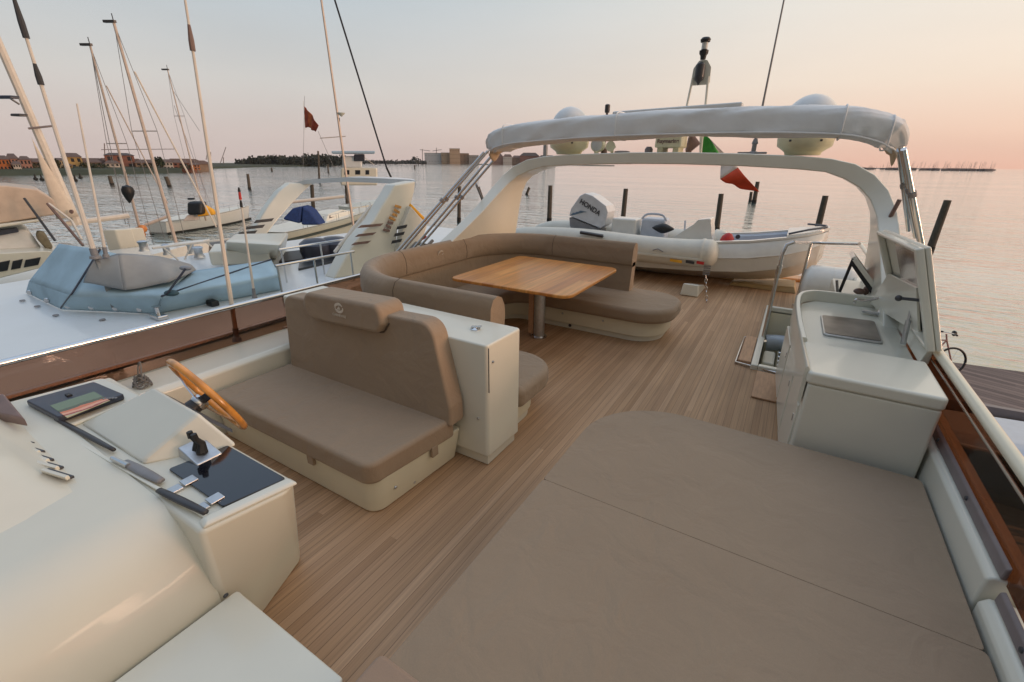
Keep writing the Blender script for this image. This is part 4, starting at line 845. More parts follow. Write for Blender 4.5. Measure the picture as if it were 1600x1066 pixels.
for s in stn[:-1]:
    X, kz, cy, cz, sy, sz = s; fl = max(.34, kz+.2)
    rings.append([(X, YC-sy+.10, sz+.012), (X, YC-sy+.14, sz-.03), (X, YC-max(.1, sy-.2), fl), (X, YC+max(.1, sy-.2), fl), (X, YC+sy-.14, sz-.03), (X, YC+sy-.10, sz+.012)])
b.loft(rings, close=False, caps=False); b._add(rings[0], [tuple(range(6))]); b.build('inner_liner', M['liner'], td, smooth=30, solid=.01)
b = MB()
for sg in (-1, 1): b.loft([[(s[0], YC+sg*(s[4]+.01), s[5]+.005), (s[0], YC+sg*(s[4]+.01), s[5]+.035), (s[0], YC+sg*(s[4]-.11), s[5]+.035), (s[0], YC+sg*(s[4]-.11), s[5]+.005)] for s in stn[:-1]])
b.build('gunwale', M['hullw'], td)
b = MB(); b.loft([[(X, YC-w, z), (X, YC+w, z), (X, YC+w, z+.05), (X, YC-w, z+.05)] for X, w, z in ((-.02, .54, .93), (.28, .43, .985), (.46, .24, 1.03), (.55, .08, 1.05))]); b.build('bow_deck', M['hullw'], td)
b = MB(); b.tube([(.0, YC-.5, 1.0), (.25, YC-.40, 1.07), (.5, YC-.12, 1.10), (.5, YC+.12, 1.10), (.25, YC+.40, 1.08)], .016, 8); b.build('bow_rail', M['navy'], td)
for sg, nm in ((-1, 'near'), (1, 'far')):
    y = YC+sg*.70
    ctr = smoothpath([(-5.25, y, .50), (-4.9, y, .53), (-4.2, y, .575), (-3.4, y, .605), (-2.4, y, .575), (-1.7, y, .57), (-1.15, y, .60)], 6)
    rr = [(.06 + .175*min(1, (i/8)**.7)) for i in range(len(ctr))]
    rr[0] = .05
    b = MB(); b.tube(ctr, rr, 24); tu = b.build('tube', M['hyp'], td, smooth=60)
    b = MB(); e = Vector(ctr[-1]); b.lathe([(.246, -.07), (.25, -.05), (.246, -.03), (.236, -.01), (.240, .03), (.232, .09), (.19, .15), (.12, .19), (.03, .205)], e, (1, 0, .02), 24); b.build('end_cap', M['hyp'], td, smooth=60)
    if sg < 0:
        b = MB(); b.sweep([(c.x, c.y-.236) for c in ctr[8:]], [(-.012, .505), (.012, .50), (.012, .535), (-.012, .535)]); b.build('rubbing_strake', M['hyp'], td)
        a_, c_ = P(907, 363, Y=y-.20), P(943, 369, Y=y-.20); b = MB(); b.obox((a_+c_)/2+Vector((0, -.015, 0)), (c_-a_)/2, (0, .02, .01), (0, .008, -.022), .006); b.build('grab_handle', M['dark'], td)
        a_ = P(1028, 391, Y=y-.238); b = MB(); b.tube([a_+Vector((-.09, 0, -.01)), a_+Vector((0, -.008, .025)), a_+Vector((.09, 0, -.02))], .008, 6); b.build('logo_mark', M['wire'], td)
        for (px, py), w, mm in (((1056, 408), .10, 'yellow'), ((1078, 410), .07, 'dark'), ((1094, 411), .06, 'red')):
            a_ = P(px, py, Y=y-.246); b = MB(); b.obox(a_+Vector((0, 0.006, 0)), (w, 0, -.005), (0, .006, 0), (0, 0, .024), .003); b.build('decal', M[mm], td)
# outboard
ob = [P(*q, Y=8.95) for q in ((889, 337), (892, 326), (906, 306), (914, 302), (926, 306), (947, 322), (950, 332), (945, 352), (938, 357))]
b = MB(); b.prism(rpoly([(q.x, q.z) for q in ob], .018, 3), 8.95, 9.40, 'XZ', .035, 4); cw = b.build('outboard_cowl', mat('silver_outboard_paint', (.62, .63, .65), .3, .15, var=.08, coat=.4), td, smooth=60)
lo = [P(*q, Y=8.97) for q in ((889, 338), (937, 358), (935, 385), (905, 385), (890, 352))]
b = MB(); b.prism(rpoly([(q.x, q.z-.012) for q in lo], .02, 3), 8.98, 9.37, 'XZ', .03, 3); b.build('outboard_leg', M['grey'], td, smooth=60)
a_, c_ = P(905, 313, Y=8.945), P(939, 336, Y=8.945)
t = text('lettering', 'HONDA', .135, M['dark'], td, (a_+c_)/2+Vector((0, -.004, .0)), c_-a_, (0, 0, 1), .003, fat=.0035); t.parent = cw
a_, c_ = P(892, 334, Y=8.945), P(914, 331, Y=8.945)
b = MB()
for i in range(3): 
    f = a_.lerp(c_, .1+.25*i); b._add([tuple(f+Vector((dx, -.004-.001*i, dz))) for dx, dz in ((-.05, -.05+.02*i), (.10, -.01+.012*i), (.18, .02), (.02, .015+.012*i))], [(0, 1, 2, 3)])
b.build('wing_emblem', mat('blue_grey_emblem', (.10, .16, .22), .4), td, solid=.003).parent = cw
# seat, console, loose gear
b = MB(); a_, c_ = P(958, 362, Y=9.15), P(998, 342, Y=9.15); b.box(a_.x, c_.x, 9.0, 9.4, .45, c_.z, .04); b.build('seat', M['hullw'], td)
b = MB(); a_, c_ = P(1002, 362, Y=9.2), P(1043, 343, Y=9.2); b.box(a_.x, c_.x, 9.1, 9.5, .45, c_.z, .05); b.tube(smoothpath([(a_.x, 9.15, c_.z-.02), (a_.x+.1, 9.15, c_.z+.08), (c_.x-.1, 9.15, c_.z+.08), (c_.x, 9.15, c_.z-.03)], 4), .022, 8); b.build('rear_bench', M['liner'], td)
b = MB(); q = [P(*v, Y=8.9) for v in ((1085, 350), (1092, 343), (1112, 341), (1114, 378), (1040, 378))]
b.prism(rpoly([(v.x, v.z) for v in q], .03, 4), 8.82, 9.2, 'XZ', .03); b.build('steering_console', M['hullw'], td, smooth=50)
b = MB(); b.tube([P(1070, 360, Y=9.3), P(1071, 345, Y=9.35)], .02, 8); b.build('console_grip', M['liner'], td)
b = MB(); q = P(1036, 357, Y=8.88)
b.loft([[q+Vector((.20*s+.04*math.cos(a)*0, .10*math.cos(a)*(1-abs(s)**2*.8), (.085*(1-abs(s)**1.5)+.012)*math.sin(a))) for a in [2*PI*k/12 for k in range(12)]] for s in (-1, -.7, -.4, -.1, .2, .5, .8, 1)]); tag(b.build('bag', M['black'], loc=q), 'crumpled black bag lying on the near tube of the tender', 'bag')
b = MB(); q = P(1135, 374, Y=8.75); b.lathe([(.03, -.02), (.10, .0), (.115, .07), (.10, .14), (.05, .20), (.01, .215)], q-Vector((0, 0, .10)), (.15, 0, 1), 18); tag(b.build('fuel_float', M['red'], loc=q), 'red rounded float lying inside the bow of the tender', 'float')
b = MB(); q = P(1153, 370, Y=9.35); b.lathe([(.04, 0), (.04, .02)], q, (0, -1, 0), 12); b.build('liner_fitting', M['dark'], td)
b = MB(); a_, c_ = P(1160, 388, Y=8.42), P(1183, 385, Y=8.44); b.tube([a_, (a_+c_)/2+Vector((0, -.02, 0)), c_], .022, 8); b.build('side_handle', M['hyp'], td)
# chocks and strap
ck = thing('tender_cradle', 'white chock and varnished cradle beam under the tender', 'cradle', (-1.5, 8.6, 0))
b = MB(); q = P(1076, 463, z=.004); b.hexa([(q.x-.14, q.y, .004), (q.x+.14, q.y, .004), (q.x+.14, q.y+.7, .004), (q.x-.14, q.y+.7, .004), (q.x-.12, q.y+.03, .20), (q.x+.12, q.y+.03, .20), (q.x+.12, q.y+.7, .06), (q.x-.12, q.y+.7, .06)], .02); b.build('chock', M['gel'], ck)
b = MB(); b.box(-4.05, .22, 9.15, 9.4, .004, .10, .02); b.hexa([(-.75, 8.75, .004), (.30, 8.75, .004), (.30, 9.12, .004), (-.75, 9.12, .004), (-.7, 8.8, .045), (.26, 8.8, .10), (.26, 9.1, .16), (-.7, 9.1, .06)], .01); b.build('beam', M['beam'], ck)
sr = thing('lashing_strap', 'grey ratchet strap and chain tying the tender tube to the deck', 'strap', (-1.1, 8.15, .2))
a_ = P(1106, 414, Y=8.12); c_ = P(1104, 472, z=.01)
b = MB(); 
for i in range(5): q = a_+Vector((0, -.012, -.02-.035*i)); b.obox(q, (.055, 0, .006), (0, .008, 0), (0, 0, .010), .002)
b.build('ratchet', M['wire'], sr)
b = MB()
for i in range(7):
    q = (a_+Vector((0, 0, -.2))).lerp(c_, i/6); ax_ = Vector((1, 0, 0)) if i % 2 else Vector((0, 1, 0)); b.tube([q + ax_*.018*math.cos(2*PI*k/8) + Vector((0, 0, .034*math.sin(2*PI*k/8))) for k in range(9)], .007, 6)
b.build('chain', M['steel'], sr)
# ------------------------------------------------------------------ water
k = N('sea_water'); k.set(Roughness=.08, IOR=1.7, Specular_IOR_Level=.7); k.b.inputs['Base Color'].default_value = C4((.11, .18, .165))
tc = k.n('ShaderNodeTexCoord')
def wv(scale, st, rot, det, dist=0):
    mp = k.n('ShaderNodeMapping'); mp.inputs['Scale'].default_value = st; mp.inputs['Rotation'].default_value = (0, 0, rot); k.l(tc.outputs['Object'], mp.inputs[0])
    ns = k.n('ShaderNodeTexNoise'); ns.inputs['Scale'].default_value = scale; ns.inputs['Detail'].default_value = det; ns.inputs['Distortion'].default_value = dist; k.l(mp.outputs[0], ns.inputs['Vector']); return ns
w1 = wv(1.0, (.5, 1.5, 1), .45, 3, .3); w2 = wv(.16, (.5, 1.6, 1), .55, 3); w3 = wv(3.2, (.7, 1.3, 1), .2, 2)
a1 = k.n('ShaderNodeMath', operation='MULTIPLY_ADD'); a1.inputs[1].default_value = 2.2; k.l(w2.outputs['Fac'], a1.inputs[0]); k.l(w1.outputs['Fac'], a1.inputs[2])
a2 = k.n('ShaderNodeMath', operation='MULTIPLY_ADD'); a2.inputs[1].default_value = .18; k.l(w3.outputs['Fac'], a2.inputs[0]); k.l(a1.outputs[0], a2.inputs[2])
calm = wv(.03, (.4, 1.6, 1), .5, 2); mr = k.n('ShaderNodeMapRange'); mr.inputs['From Min'].default_value = .35; mr.inputs['From Max'].default_value = .65; mr.inputs['To Min'].default_value = .28; mr.inputs['To Max'].default_value = .65; k.l(calm.outputs['Fac'], mr.inputs['Value'])
bp = k.n('ShaderNodeBump'); bp.inputs['Distance'].default_value = .36; k.l(mr.outputs[0], bp.inputs['Strength']); k.l(a2.outputs[0], bp.inputs['Height']); k.l(bp.outputs[0], k.b.inputs['Normal']); k.l(bp.outputs[0], k.b.inputs['Coat Normal']); k.set(Coat_Weight=1.0, Coat_Roughness=.07, Coat_IOR=1.6)
b = MB(); S = 9000
b._add([(-S, -S, WATER), (S, -S, WATER), (S, S, WATER), (-S, S, WATER)], [(0, 1, 2, 3)]); kind(b.build('sea', k.m), 'structure')

def lerp(a, b_, t): return a+(b_-a)*t
def hull_mb(st, bo, beam, fs, fb_, z=WATER, n=9, flare=.82, tr=.75):
    """displacement hull between two waterline points; returns mesh builder and a deck outline"""
    st, bo = Vector((st[0], st[1], z)), Vector((bo[0], bo[1], z)); d = bo-st; nn_ = Vector((-d.y, d.x, 0)).normalized(); rings = []; deck = []
    for i in range(n+1):
        t = i/n; w = beam/2*(tr+(1-tr)*math.sin(PI*min(1, t/.45)/2) if t < .45 else max(.015, (1-((t-.45)/.55)**2.2)))
        c = st+d*(t*1.0); f = lerp(fs, fb_, t**1.5); over = d.normalized()*(f*.35*(t**3))
        rings.append([c+nn_*w*.2+Vector((0, 0, -.5)), c+nn_*w*flare, c+nn_*w+over+Vector((0, 0, f)), c-nn_*w+over+Vector((0, 0, f)), c-nn_*w*flare, c-nn_*w*.2+Vector((0, 0, -.5))])
        deck.append((c+over+Vector((0, 0, f)), nn_*w, d.normalized()))
    b = MB(); b.loft(rings); return b, deck
def on(deck, t, s=0, h=0):
    """point on a deck: t along, s across (-1..1), h above"""
    f = t*(len(deck)-1); i = min(len(deck)-2, int(f)); u = f-i; c = deck[i][0].lerp(deck[i+1][0], u); w = deck[i][1].lerp(deck[i+1][1], u); return c + w*s + Vector((0, 0, h))
def cabin(parent, deck, t0, t1, w, h, mt, name='cabin', win=None, slope=.35):
    a, c = on(deck, t0, w), on(deck, t1, w*.85); e, g = on(deck, t1, -w*.85), on(deck, t0, -w)
    upv = Vector((0, 0, h)); dd = (c-a); L = [a, c, e, g]; T = [a+dd*.08+upv, c-dd*slope+upv, e-dd*slope+upv, g+dd*.08+upv]
    cen = sum(T, Vector())/4; T = [q+(cen-q)*.12 for q in T]; T = [Vector((q.x, q.y, q.z)) for q in T]
    b = MB(); b.hexa([tuple(q) for q in L+T], .03); o = b.build(name, mt, parent, smooth=50)
    if win:
        for (p0, p1, p2, p3) in ((0, 1, 5, 4), (3, 2, 6, 7)):
            V = (L+T); q0, q1, q2, q3 = V[p0], V[p1], V[p2], V[p3]; nrm = (q1-q0).cross(q3-q0).normalized()
            if nrm.dot(q0-cen) < 0: nrm = -nrm
            for k_ in range(win):
                u0, u1 = .08+.84*k_/win, .08+.84*(k_+.8)/win
                bb = lambda u, v: (q0*(1-u)+q1*u)*(1-v)+(q3*(1-u)+q2*u)*v
                qq = [bb(u0, .35), bb(u1, .35), bb(u1, .8), bb(u0, .8)]
                b = MB(); b.hexa([tuple(x+nrm*.005) for x in qq]+[tuple(x+nrm*.02) for x in qq]); b.build('window', M['window'], parent)
    return o
def at_d(px, py, D): return P(px, py, D=D)
def mast_mb(parent, bot, top, r0_, r1_, mt, name='mast'):
    b = MB(); b.tube([bot, lerp(bot, top, .5), top], [r0_, (r0_+r1_)/2, r1_], 8); return b.build(name, mt, parent)
def rig(parent, a, c, r=.015, mt='wire', name='stay'):
    b = MB(); b.tube([a, c], r, 5); return b.build(name, M[mt], parent)

# ------------------------------------------------------------------ sailing boats on the left
def sailboat(label, st, bo, beam, fs, fb_, mbot, mtop, D, hullm='hullw', mr=(.10, .06), stays=(), spread=(), boom=None, mastm='alu', cab=True, top=True):
    A, B = P(*st, D=D[0]) if len(st) == 2 else Vector(st), P(*bo, D=D[1]) if len(bo) == 2 else Vector(bo)
    t = thing('sailing_boat', label, 'sailboat', (A.x, A.y, WATER), 'sailing boats moored on the left')
    b, dk = hull_mb(A, B, beam, fs, fb_); b.build('hull', M[hullm], t, smooth=50)
    b = MB(); b.loft([[c-Vector((0, 0, c.z-WATER))+w*.89+Vector((0, 0, z_)) for z_ in (-.2, .14)]+[c-Vector((0, 0, c.z-WATER))-w*.89+Vector((0, 0, z_)) for z_ in (.14, -.2)] for c, w, _ in dk]); b.build('boot_stripe', M['tar'], t)
    for s_ in (-1, 1):
        L_ = [on(dk, .12+.8*i/6, s_*.93, .55) for i in range(7)]; b = MB(); b.tube(L_, .012, 5)
        for i in range(7): b.tube([on(dk, .12+.8*i/6, s_*.93, .04), L_[i]], .014, 5)
        b.build('guard_rail', M['steel'], t)
    b = MB(); b.loft([[c+w*.93+Vector((0, 0, .03)), c-w*.93+Vector((0, 0, .03)), c-w*.93+Vector((0, 0, .05)), c+w*.93+Vector((0, 0, .05))] for c, w, _ in dk]); b.build('deck', M['gel'], t)
    if cab: cabin(t, dk, .35, .72, .6, .5, M['gel'], win=3)
    mb_, mt_ = P(*mbot, D=D[2]), P(*mtop, D=D[2]); m_ = mast_mb(t, mb_, mt_, mr[0]*.74, mr[1]*.74, M[mastm])
    if top:
        b = MB(); b.obox(mt_+Vector((-.12, -.1, .05)), (.22, .12, .0), (.0, .05, 0), (0, 0, .05)); b.tube([mt_, mt_+Vector((0, 0, .35))], .02, 5); b.build('masthead', M['dark'], t)
    for f, w in spread:
        q = lerp(mb_, mt_, f); side_ = rt*1.0; b = MB(); b.tube([q-side_*w, q, q+side_*w], .025, 6); b.build('spreader', M[mastm], t)
        for s in (-1, 1): rig(t, q+side_*w*s, mt_, .012); rig(t, q+side_*w*s, mb_+side_*.5*s, .012)
    for (p0, p1, r, mm) in stays: rig(t, P(*p0, D=D[2]), P(*p1, D=D[2]), r, mm)
    if boom: b = MB(); b.tube([P(*boom[0], D=D[2]), P(*boom[1], D=D[2])], boom[2], 8); b.build('boom', M[boom[3]], t)
    return t, dk, mb_, mt_
# near-left boat with the thick mast
t, dk, mb_, mt_ = sailboat('big sailboat at far left with thick mast and cream furled sail', (-26, 0.5), (-24.5, 13), 3.6, 1.1, 1.5, (122, 352), (-14, 40), (22, 22, 21), mr=(.17, .13), boom=((104, 350), (202, 337), .09, 'mast'), mastm='mast', top=False)
b = MB(); q0, q1, q2, q3 = P(49, 214, D=20.9), P(60, 236, D=20.9), P(124, 338, D=20.9), P(88, 342, D=20.9)
rr = []
for s in range(9):
    f = s/8; l_, r_ = lerp(q0, q3, f), lerp(q1+(q0-q1)*.35, q2, f); c = (l_+r_)/2; hw = (r_-l_)/2; dp = Vector((-hw.y, hw.x, 0))*.45
    rr.append([c + hw*math.cos(2*PI*j/12) + dp*math.sin(2*PI*j/12) for j in range(12)])
b.loft(rr); b.build('furled_sail', M['sail'], t, smooth=180)
b = MB(); q = P(112, 331, D=20.6); b.lathe([(.07, 0), (.06, .03)], q, -fw, 10); b.build('sail_eye', M['stripeb'], t)
b = MB(); q = P(8, 152, D=20.6); b.obox(q, rt*.28, Vector((0, .1, 0)), up*.045, .02); b.build('radar_bracket', M['navy'], t)
b = MB(); b.tube([P(16, 154, D=20.7), P(30, 163, D=20.8)], .03, 6); b.build('bracket_arm', M['wire'], t)
b = MB(); q = P(30, 180, D=20.7); b.obox(q, rt*.13, Vector((0, .1, 0)), up*.04, .02); b.build('deck_light', M['dark'], t)
b = MB(); b.tube([P(44, 201, D=20.8), P(82, 197, D=20.8)], .03, 6); b.build('spreader', M['lilac'], t)
# boats whose masts stand behind the neighbour's covers
sailboat('sailboat with the second tallest mast and orange windlass among the left masts', (-36, 13.5), (-31, 19.5), 2.6, .6, .8, (226, 385), (141, 72), (33, 33, 31), stays=(((166, 134), (262, 318), .03, 'alu'), ((141, 72), (196, 350), .015, 'wire')), spread=((.55, .5),), boom=((226, 352), (262, 338), .09, 'alu'))
b = MB(); q = P(218, 365, D=30.5); b.ball(q, .30, .25, .34); b.ball(q+Vector((.25, .1, .25)), .22, .2, .2); tag(b.build('furling_drum', mat('orange_canvas_bag', (.62, .24, .08), .8, var=.25, bump=.4, bscale=6), loc=q), 'orange lumpy bag at the foot of a left sailboat mast', 'bag')
sailboat('sailboat with the tallest pinkish mast and long forestay among the left masts', (-36, 9.5), (-30.5, 17), 2.6, .5, .7, (285, 415), (178, 36), (33, 33, 29), hullm='greyhull', mr=(.12, .08), stays=(((210, 112), (338, 355), .04, 'mast'), ((178, 36), (262, 330), .02, 'alu')), spread=((.6, .6),), cab=False)
t, dk, _, _ = sailboat('low cream day sailer with yellow bag and black outboard, thin short mast', tuple(P(248, 366, z=WATER)), tuple(P(388, 343, z=WATER)), 2.6, 1.0, 1.35, (322, 345), (262, 110), (47, 48, 47), mr=(.09, .05), stays=(((268, 138), (312, 205), .015, 'wire'), ((272, 165), (338, 345), .015, 'wire')), spread=((.72, .4),), cab=False)
b = MB(); q = P(308, 325, D=46.5); b.obox(q, rt*.62, Vector((-.3, .4, 0)), up*.55, .25, 4); b.obox(q+up*.75-rt*.5, rt*.25, Vector((-.1, .1, 0)), up*.08, .03); b.build('outboard_cover', M['black'], t)
b = MB(); q0 = [P(*v, D=46.2) for v in ((307, 339), (334, 336), (330, 328), (316, 320))]; nrm = Vector((fw.x, fw.y, 0))*.5
b.hexa([tuple(v) for v in q0]+[tuple(v+nrm) for v in q0], .08); b.build('sail_bag', M['yellow'], t)
b = MB(); q0 = [P(*v, D=46.6) for v in ((284, 346), (306, 345), (304, 334), (292, 336))]; b.hexa([tuple(v) for v in q0]+[tuple(v+nrm) for v in q0], .08); b.build('tiller_cover', M['flagw'], t)
sb_ = P(200, 300, D=30)
b = MB(); b.lathe([(.01, -.55), (.12, -.38), (.24, -.1), (.27, .08), (.2, .25), (.05, .32)], sb_, (0.1, .1, 1), 16); tag(b.build('fender', M['black'], loc=sb_), 'black teardrop fender hanging among the left masts', 'fender')
b = MB(); b.tube([sb_+Vector((0, 0, .3)), P(196, 268, D=30)], .012, 5); b.build('line', M['rope'], bpy.data.objects['fender'])
# boat behind the neighbour's arch
t, dk, mb_, mt_ = sailboat('white sailboat with blue canvas and dark furled forestay behind the neighbouring arch', tuple(P(425, 400, z=WATER)), tuple(P(580, 352, z=WATER)), 3.4, 1.5, 1.7, (552, 352), (500, -14), (30, 37, 33), hullm='greenhull', mr=(.11, .08), stays=(((497, 205), (551, 330), .012, 'wire'), ((520, -10), (604, 262), .055, 'blackrope'), ((604, 262), (612, 279), .07, 'black'), ((476, 150), (473, 290), .010, 'wire')), spread=())
b = MB(); b.tube([P(500, 216, D=33), P(540, 213, D=33)], .03, 6); b.build('spreader', M['alu'], t)
b = MB(); b.lathe([(.02, -.2), (.22, -.03), (.24, .02), (.02, .06)], P(533, 177, D=33), seg=16); b.build('radar_dome', M['gel'], t)
b = MB(); b.tube([P(527, 178, D=33), P(533, 178, D=33)], .03, 6); b.build('radar_arm', M['mast'], t)
b = MB(); b.lathe([(.05, 0), (.06, .2)], P(530, 190, D=33), seg=8); b.build('lamp', M['dark'], t)
for (p0, p1, p2, p3, dp) in (((440, 343), (456, 326), (472, 322), (468, 350), 1.3), ((470, 352), (472, 322), (484, 330), (500, 352), 1.2)):
    q0 = [P(*v, D=31) for v in (p0, p1, p2, p3)]; nrm = Vector((fw.x, fw.y, 0))*dp; b = MB(); b.hexa([tuple(v) for v in q0]+[tuple(v+nrm) for v in q0], .12); b.build('cockpit_canvas', M['bluecanvas'], t)
b = MB(); b.tube([P(452, 316, D=32), P(538, 307, D=32)], .10, 8); b.build('boom', M['mast'], t)
b = MB(); b.loft([[c+w*1.005+Vector((0, 0, -.55)), c+w*1.01+Vector((0, 0, -.38)), c-w*1.01+Vector((0, 0, -.38)), c-w*1.005+Vector((0, 0, -.55))] for c, w, _ in dk]); b.build('hull_stripe', mat('dark_green_stripe', (.02, .035, .03), .4), t)
b = MB()
for i in range(7):
    q = on(dk, .15+i*.13, -.92, 0); b.tube([q, q+Vector((0, 0, .55))], .02, 5)
b.tube([on(dk, .15+i*.13, -.92, .55) for i in range(7)], .015, 5); b.build('guard_rail', M['steel'], t)
q = P(485, 360, D=28)
tyre = thing('dock_fender', 'two dark round tyre fenders below the white sailboat hull', 'fender', tuple(P(502, 388, D=27)))
for (px, py, r) in ((501, 383, .36), (525, 386, .36)):
    q = P(px, py, D=26.5); b = MB(); b.tube([q+(rt*math.cos(2*PI*j/20)+up*math.sin(2*PI*j/20))*r for j in range(21)], .12, 8); b.build('tyre', M['black'], tyre)
fl = flag('lion_flag', 'ragged red and gold flag flying left of the tall white sailboat mast', [((475, 166), (477, 200)), ((481, 172), (483, 199)), ((489, 182), (487, 203)), ((497, 196), (493, 206))], [mat('red_gold_cloth', (.42, .07, .03), .8, var=.5, scale=3), mat('faded_red_cloth', (.50, .13, .05), .8, var=.5, scale=3), mat('dull_red_cloth', (.36, .06, .03), .8, var=.4, scale=3)], 22, [(474, 158), (477, 204)])

# ------------------------------------------------------------------ fishing cruiser farther out
fc = P(555, 288, z=WATER); Dfc = fc.xy.length*.55
A, B = P(536, 300, D=52), P(600, 300, D=55)
t = thing('fishing_cruiser', 'white fishing cruiser with pale blue sun top behind the arch', 'motorboat', (A.x, A.y, WATER))
b, dk = hull_mb(A, B, 3.2, 1.4, 2.0); b.build('hull', M['gel'], t, smooth=50)
D_ = 52
def slab(px0, px1, py0, py1, D, depth, bev=.05):
    q0 = [P(*v, D=D) for v in ((px0, py1), (px1, py1), (px1, py0), (px0, py0))]; nrm = Vector((q0[0].x+q0[1].x, q0[0].y+q0[1].y, 0)).normalized()*depth
    b = MB(); b.hexa([tuple(v) for v in q0]+[tuple(v+nrm) for v in q0], bev); return b
slab(532, 590, 262, 290, D_, 2.6, .2).build('cabin', M['gel'], t, smooth=50)
slab(535, 566, 244, 263, D_, 2.2, .2).build('flybridge', M['cool'], t, smooth=50)
slab(518, 586, 236, 240, D_-.6, 2.8, .08).build('sun_top', mat('pale_blue_canvas', (.36, .50, .62), .8), t, smooth=50)
for x in (537, 566): 
    b = MB(); b.tube([P(x, 246, D=D_), P(x, 238, D=D_)], .05, 6); b.build('top_post', M['steel'], t)
slab(553, 570, 241, 252, D_-.2, .5, .1).build('helm', M['navy'], t)
for x0, x1 in ((538, 546), (555, 563), (571, 577)): slab(x0, x1, 266, 273, D_-.05, .1, .02).build('window', M['window'], t)
b = MB(); b.tube([P(585, 258, D=D_), P(561, 240, D=D_)], .03, 5); b.build('outrigger', M['mast'], t)

# ------------------------------------------------------------------ cabin cruiser with tan canopy, far left
A, B = Vector((-19.8, -3)), Vector((-21.5, 9.2))
t = thing('cabin_cruiser', 'white cabin cruiser with tan canvas canopy at the far left edge', 'motorboat', (-20.5, 3, WATER))
b, dk = hull_mb(A, B, 3.6, 2.3, 2.6); b.build('hull', M['hullw'], t, smooth=50)
def pslab(pts, D, depth, bev=.03):
    q0 = [P(*v, D=D) for v in pts]; nrm = Vector((sum(v.x for v in q0), sum(v.y for v in q0), 0)).normalized()*depth
    b = MB(); n = len(q0); b._add([tuple(v) for v in q0]+[tuple(v+nrm) for v in q0], [tuple(range(n)), tuple(range(n, 2*n))[::-1]]+[(i, n+i, n+(i+1) % n, (i+1) % n) for i in range(n)]); b.bev(b.bm.faces[:], bev, 3); return b
pslab(((-40, 445), (92, 412), (96, 396), (72, 392), (-40, 398)), 17.6, 2.6).build('deckhouse', M['gel'], t, smooth=50)
for x0, x1 in ((-6, 12), (17, 32), (37, 60)):
    pslab(((x0, 425-x0*.18), (x1, 425-x1*.18), (x1+4, 408-x1*.1), (x0+3, 410-x0*.1)), 17.55, .1, .01).build('window', M['window'], t)
pslab(((-40, 356), (60, 340), (92, 335), (84, 312), (58, 296), (10, 290), (-40, 290)), 18.4, 2.2, .05).build('canopy', M['tan'], t, smooth=60)
pslab(((-40, 356), (66, 342), (68, 346), (-40, 362)), 18.2, 3.2, .04).build('canopy_trim', M['gel'], t)
pslab(((-40, 398), (44, 396), (68, 392), (44, 358), (20, 360), (-40, 372)), 18.5, 1.8, .1).build('windscreen_cover', M['canvas'], t, smooth=60)
pslab(((-20, 372), (30, 363), (28, 356), (-20, 362)), 18.3, .3, .03).build('visor', M['navy'], t)
pslab(((56, 372), (74, 392), (84, 388), (70, 364), (58, 362)), 18.2, .5, .06).build('stowed_canvas', mat('olive_canvas', (.20, .17, .11), .85, var=.2, bump=.4, bscale=8), t)
b = MB(); b.tube([P(38, 310, D=17.9), P(86, 376, D=17.2)], .03, 6); b.build('fishing_rod', M['dark'], t)
b = MB(); b.tube([P(74, 318, D=17.9), P(130, 384, D=17.2)], .035, 6); b.build('support_pole', M['stripeb'], t)
b = MB(); b.tube([P(76, 318, D=17.9), P(112, 345, D=17.5), P(128, 375, D=17.2)], .03, 6); b.build('frame', M['mast'], t)

# pontoon between the boats
pt = thing('pontoon', 'grey floating pontoon between the left sailing boats', 'pontoon', (-32, 17, WATER))
A, B = P(240, 398, z=WATER+.4), P(470, 362, z=WATER+.4); d = (B-A); n2 = Vector((-d.y, d.x, 0)).normalized()
b = MB(); b.hexa([tuple(v) for v in (A+Vector((0, 0, -.6)), B+Vector((0, 0, -.6)), B+n2*2.2+Vector((0, 0, -.6)), A+n2*2.2+Vector((0, 0, -.6)), A, B, B+n2*2.2, A+n2*2.2)], .03); b.build('deck', mat('grey_pontoon_boards', (.17, .16, .15), .85, var=.25, scale=3, stretch=(1, 6, 1)), pt)
for f in (.1, .3, .5, .7, .9):
    q = lerp(A, B, f); b = MB(); b.box(q.x-.12, q.x+.12, q.y-.12, q.y+.12, WATER+.4, WATER+.8, .03); b.build('bollard', M['grey'], pt)
# jet drive boxes / white lockers
for px, py, lab in ((188, 375, 'left one of two white pontoon lockers beyond the blue covers'), (206, 373, 'right one of two white pontoon lockers beyond the blue covers')):
    q = P(px, py, D=24); b = MB(); b.obox(q, rt*.26, Vector((.1, .25, 0)), Vector((0, 0, .42)), .05); o = b.build('locker_box', M['gel'], loc=q); tag(o, lab, 'locker', 'white lockers on the pontoon')

